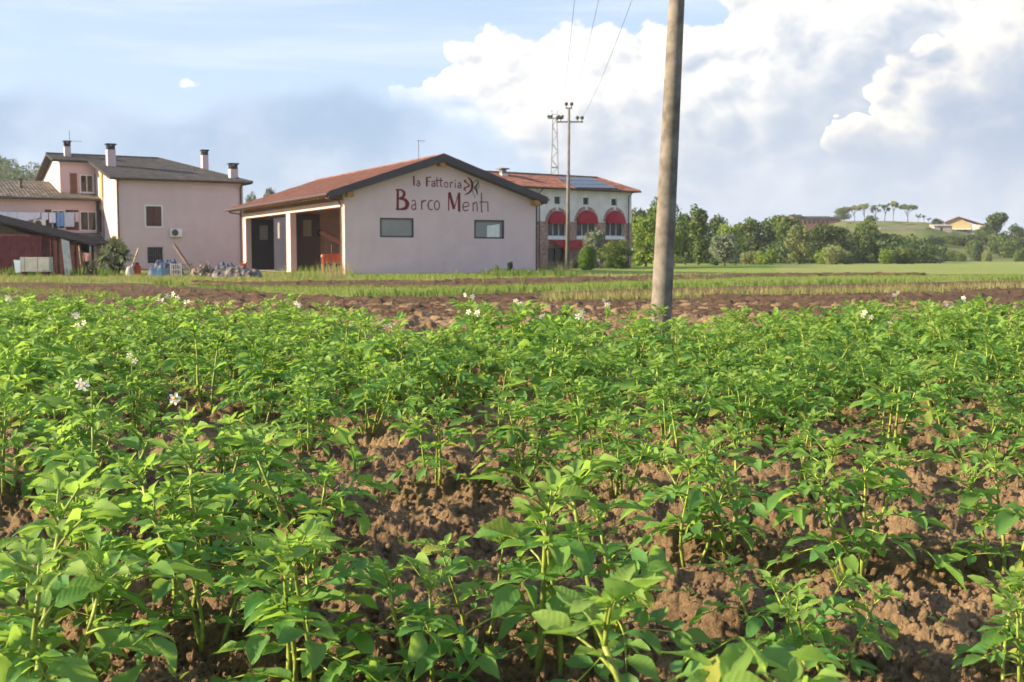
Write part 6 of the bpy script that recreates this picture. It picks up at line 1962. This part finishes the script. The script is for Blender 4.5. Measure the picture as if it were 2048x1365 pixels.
def build_plant(s, level, label, group, flowers=0):
    t = thing('potato_plant', label, 'potato plant', (s['x'], s['y'], s['z']), 0, group)
    for k, m in s['st']:
        S = STEMS[k]
        if level == 0:
            so = child('stem', S['full'], t, m)
            for lk, lm in S['leaflets']: child('leaf', LEAF_ME[lk], so, lm)
        elif level == 1:
            so = child('stem', S['bare'], t, m)
            for cls, kv, lm in S['leaves']: child('leaf', LEAF_C[cls][kv], so, lm)
        else:
            so = child('stem', S['full'], t, m)
            child('foliage', S['fol'], so, Matrix())
    if flowers:
        r = random.Random(s['seed'] + 5)
        k, m = max(s['st'], key=lambda q: (q[1] @ STEMS[q[0]]['tip']).z)
        tip = m @ STEMS[k]['tip']
        top = tip + Vector((0, 0, .13))
        stalk = child('flower_stalk', None, t, Matrix()) if False else None
        mb = MB().tube([tip - Vector((0, 0, .02)), top], .004, 5)
        fl = []
        for q in range(flowers):
            a = r.uniform(0, 6.28); p = top + Vector((.045 * math.cos(a), .045 * math.sin(a), r.uniform(.0, .05)))
            mb.tube([top, p], .0025, 4); fl.append(p)
        mb.build('flower_stalk', M_stem, t)
        for p in fl:
            d = Vector((r.uniform(-.6, .6), -1 + r.uniform(-.2, .5), r.uniform(-.2, .7))).normalized()
            f = child('flower', FL, t, Matrix.Translation(p) @ d.to_track_quat('Z', 'Y').to_matrix().to_4x4() @ Matrix.Scale(.027 if s['y'] > 8 else .022, 4))
            child('anthers', FL2, f, Matrix())
    return t


def build_potatoes():
    r = random.Random(42)
    # front plants by the place where their stems meet the soil in the photo: px, py, height factor, stems, label
    front = [
        (600, 1345, .98, 4, 'large potato plant with thick stems left of the middle at the bottom of the picture'),
        (835, 1362, .82, 2, 'slim potato plant with a bare stem at the bottom just left of the centre'),
        (1098, 1330, 1.00, 2, 'upright potato plant at the bottom centre with one tall curved stem'),
        (1218, 1322, .95, 3, 'forked potato plant at the bottom centre with a long branch to its right'),
        (1560, 1345, .62, 3, 'low bright potato plant on bare soil at the bottom right'),
        (1648, 1372, .60, 3, 'short broad-leaved potato plant right of the low bright one'),
        (2030, 1400, .60, 3, 'potato plant cut by the bottom right corner of the picture'),
        (420, 1275, .88, 3, 'round-leaved potato plant at the lower left beside a bare soil patch'),
        (365, 1228, .95, 3, 'leafy potato plant behind the round-leaved one at the lower left'),
        (200, 1256, .95, 3, 'potato plant with a leaning stem at the lower left over crumbly soil'),
        (30, 1330, .95, 3, 'potato plant at the left edge of the picture near the bottom'),
        (955, 1290, .55, 2, 'small low potato plant between the slim one and the upright one'),
        (1382, 1100, .90, 2, 'thin upright potato plant in the second row right of the middle'),
        (1452, 1094, .92, 3, 'potato plant with several thin stems beside a dark hollow in the soil'),
        (1712, 1124, .98, 4, 'bushy potato plant behind the big clods on the right'),
        (2012, 1122, .92, 3, 'potato plant at the right edge behind the big clods'),
    ]
    specs = []
    for i, (px, py, hs, n, lab) in enumerate(front):
        p = ground(px, py, .03)
        s = plant_spec(p.x, p.y, 900 + i, hs * .93, n); s['lab'] = lab; s['lv'] = 0; specs.append(s)
    # the two plants right at the lens
    for i, (px, D, hs, lab) in enumerate(((35, 2.32, 1.06, 'blurred broad leaves of the nearest plant at the bottom left corner'), (1480, 1.72, 1.10, 'out-of-focus potato plant nearest to the camera at the bottom edge right of centre'))):
        x = (px - 1024) / F * D
        s = plant_spec(x, D, 960 + i, hs, 3); s['lab'] = lab; s['lv'] = 0; specs.append(s)
    taken = [(s['x'], s['y']) for s in specs]
    EX = [-800, 0, 150, 300, 600, 760, 850, 900, 960, 1300, 1500, 1650, 1800, 2048, 2900]
    ED = [19, 19, 17, 15.6, 13.9, 11.8, 10.5, 11.2, 12.2, 12.3, 12.6, 13.8, 15.2, 14.2, 14]
    auto = []
    for k in range(1, 26):
        row = ROW0 + k * ROWD
        X = -15.0
        while X < 15.0:
            X += r.uniform(.34, .54) if k < 7 else r.uniform(.26, .40)
            x = X + r.uniform(-.03, .03); y = row - ROWT * x + r.uniform(-.07, .07)
            if y < 3.2: continue
            px = 1024 + F * x / y
            if not (-750 < px < 2800): continue
            if y > np.interp(px, EX, ED) - .1: continue
            if y < 3.95 and px > 640: continue
            if y < 4.75 and px > 1120 and r.random() < .8: continue
            if 4.3 < y < 5.0 and 560 < px < 1250 and r.random() < .55: continue
            if 5.2 < y < 6.4 and 320 < px < 1000 and r.random() < .5: continue
            if y < 8.5 and r.random() < .17: continue
            if min((x - a) ** 2 + (y - b_) ** 2 for a, b_ in taken) < .05: continue
            if (x - .0) and abs(px - 1318) < 30 and abs(y - 13.2) < .5: continue
            hs = r.uniform(.56, .98) * (1.0 if y < 7 else 1.14)
            s = plant_spec(x, y, r.randrange(10 ** 6), hs); s['row'] = k; s['px'] = px
            auto.append(s); taken.append((x, y))
    auto.sort(key=lambda s: s['y'])
    nfull = 300 - len(specs)
    inview = [s for s in auto if -60 < s['px'] < 2110]
    keep = inview[:nfull]
    ids = {id(s) for s in keep}
    rest = [s for s in auto if id(s) not in ids]
    # flowers: nearest plant tops to the blossoms in the photo
    fl = [(930, 615), (950, 617), (1020, 627), (1085, 625), (765, 652), (1805, 603), (1890, 602), (1915, 602), (1725, 635), (1782, 658), (150, 640), (190, 665), (310, 603), (340, 600), (370, 602), (430, 620), (582, 622), (255, 765), (232, 785), (425, 810), (1165, 622), (1235, 625), (20, 610), (110, 660)]
    tops = []
    for s in keep + rest:
        k, m = max(s['st'], key=lambda q: (q[1] @ STEMS[q[0]]['tip']).z); tip = m @ STEMS[k]['tip']
        tops.append((s, project((s['x'] + tip.x, s['y'] + tip.y, s['z'] + tip.z + .12))))
    fcount = {}
    for a, b_ in fl:
        s = min(tops, key=lambda q: (q[1][0] - a) ** 2 + (q[1][1] - b_) ** 2 * 1.5)[0]
        fcount[id(s)] = fcount.get(id(s), 0) + (3 if s['y'] > 8 else 2)
    add = [s for s in rest if id(s) in fcount]
    rest = [s for s in rest if id(s) not in fcount]
    nadd = len(add)
    if nadd:
        drop = [s for s in keep[::-1] if id(s) not in fcount][:nadd]
        dr = {id(s) for s in drop}; keep = [s for s in keep if id(s) not in dr] + add; rest += drop
    for s in specs: build_plant(s, 0, s['lab'], 'front potato plants')
    def nth(n):
        w = {1: 'first', 2: 'second', 3: 'third', 4: 'fourth', 5: 'fifth', 6: 'sixth', 7: 'seventh', 8: 'eighth', 9: 'ninth', 10: 'tenth', 11: 'eleventh', 12: 'twelfth'}
        if n in w: return w[n]
        return '%d%s' % (n, 'th' if 10 < n % 100 < 14 else {1: 'st', 2: 'nd', 3: 'rd'}.get(n % 10, 'th'))
    order = {}
    for s in sorted(keep, key=lambda q: q['px']):
        order.setdefault(s['row'], []).append(id(s))
    for i, s in enumerate(keep):
        f = fcount.get(id(s), 0)
        row = order[s['row']]; k = row.index(id(s)) + 1
        lab = '%s potato plant, %s from the left in the %s row from the camera' % ('white-flowering' if f else 'leafy green', nth(k), nth(s['row'] + 1))
        build_plant(s, 1 if i < 62 else 2, lab, 'potato plants in the %s row' % nth(s['row'] + 1), f)
    # everything beyond: one mass of plants
    Vs, Qs, Us, off = [], [], [], 0
    Sv, Sf, so = [], [], 0
    for s in rest:
        for k, m in s['st']:
            v, q, uv = STEMS[k]['low']; M = np.array(Matrix.Translation((s['x'], s['y'], s['z'])) @ m)
            Vs.append(v @ M[:3, :3].T + M[:3, 3]); Qs.append(q + off); Us.append(uv); off += len(v)
    if Vs:
        me = np_mesh('potato_foliage', np.concatenate(Vs), np.concatenate(Qs), uv=np.concatenate(Us)); me.polygons.foreach_set('use_smooth', [True] * len(me.polygons))
        tag(finish('potato_foliage', me, M_leaf), 'dense leafy mass of the farthest potato rows', 'potato plants', kind='stuff')
    print('plants', len(specs), len(keep), len(rest))


build_potatoes()


# loose clods and stones on the soil
def build_clods():
    r = np.random.default_rng(8)
    n = 14000
    D = 2.6 + 5.0 * r.random(n) ** 1.7; x = (r.random(n) - .5) * 1.05 * D
    z = soil_z(x, D)
    s = .004 + .015 * r.random(n) ** 4
    ico = np.array([(0, 0, 1), (.89, 0, .45), (.28, .85, .45), (-.72, .53, .45), (-.72, -.53, .45), (.28, -.85, .45), (.72, .53, -.45), (-.28, .85, -.45), (-.89, 0, -.45), (-.28, -.85, -.45), (.72, -.53, -.45), (0, 0, -1)])
    tri = np.array([(0, 1, 2), (0, 2, 3), (0, 3, 4), (0, 4, 5), (0, 5, 1), (1, 6, 2), (2, 7, 3), (3, 8, 4), (4, 9, 5), (5, 10, 1), (2, 6, 7), (3, 7, 8), (4, 8, 9), (5, 9, 10), (1, 10, 6), (6, 11, 7), (7, 11, 8), (8, 11, 9), (9, 11, 10), (10, 11, 6)])
    Vv = ico[None] * (s[:, None, None]) * (1 + .34 * r.normal(size=(n, 12, 1))) * (.6 + .9 * r.random((n, 1, 3))) + np.stack([x, D, z + s * .3], 1)[:, None]
    T = tri[None] + (np.arange(n) * 12)[:, None, None]
    me = np_mesh('soil_crumbs', Vv.reshape(-1, 3), None, T.reshape(-1, 3))
    tag(finish('soil_crumbs', me, M_soil), 'loose crumbs of brown soil between the potato plants', 'soil crumbs', kind='stuff')


build_clods()


def build_seedlings():
    """little weeds sprouting on the bare soil"""
    r = random.Random(77); items = []
    for k in range(150):
        D = r.uniform(2.7, 6.5); x = r.uniform(-.5, .5) * D
        z = float(soil_z(np.array([x]), np.array([D]))[0])
        for q in range(r.randint(3, 7)):
            a = r.uniform(0, 6.28); d = Vector((math.cos(a), math.sin(a), r.uniform(.2, 1.2)))
            items.append((r.randrange(10), mat_from(Vector((x + .008 * math.cos(a), D + .008 * math.sin(a), z + r.uniform(.0, .03))), d, Vector((0, 0, 1)), r.uniform(.015, .038))))
    v, q, uv = arrays(items, LEAF_LOW)
    me = np_mesh('seedlings', v, q, uv=uv)
    tag(finish('seedlings', me, M_seed), 'tiny weed seedlings sprouting on the bare soil between the plants', 'weeds', kind='stuff')


build_seedlings()


def build_haze():
    o = MB().box(-4050, 4050, -110, 5560, -1.2, 52).build('haze', None)
    m = bpy.data.materials.new('thin_summer_haze'); m.use_nodes = True; m.node_tree.nodes.clear()
    out = m.node_tree.nodes.new('ShaderNodeOutputMaterial'); pv = m.node_tree.nodes.new('ShaderNodeVolumePrincipled')
    pv.inputs['Color'].default_value = (0.86, 0.91, 1.0, 1); pv.inputs['Density'].default_value = 0.00022; pv.inputs['Anisotropy'].default_value = 0.2
    m.node_tree.links.new(pv.outputs[0], out.inputs['Volume'])
    o.data.materials.append(m); o['kind'] = 'stuff'


build_haze()
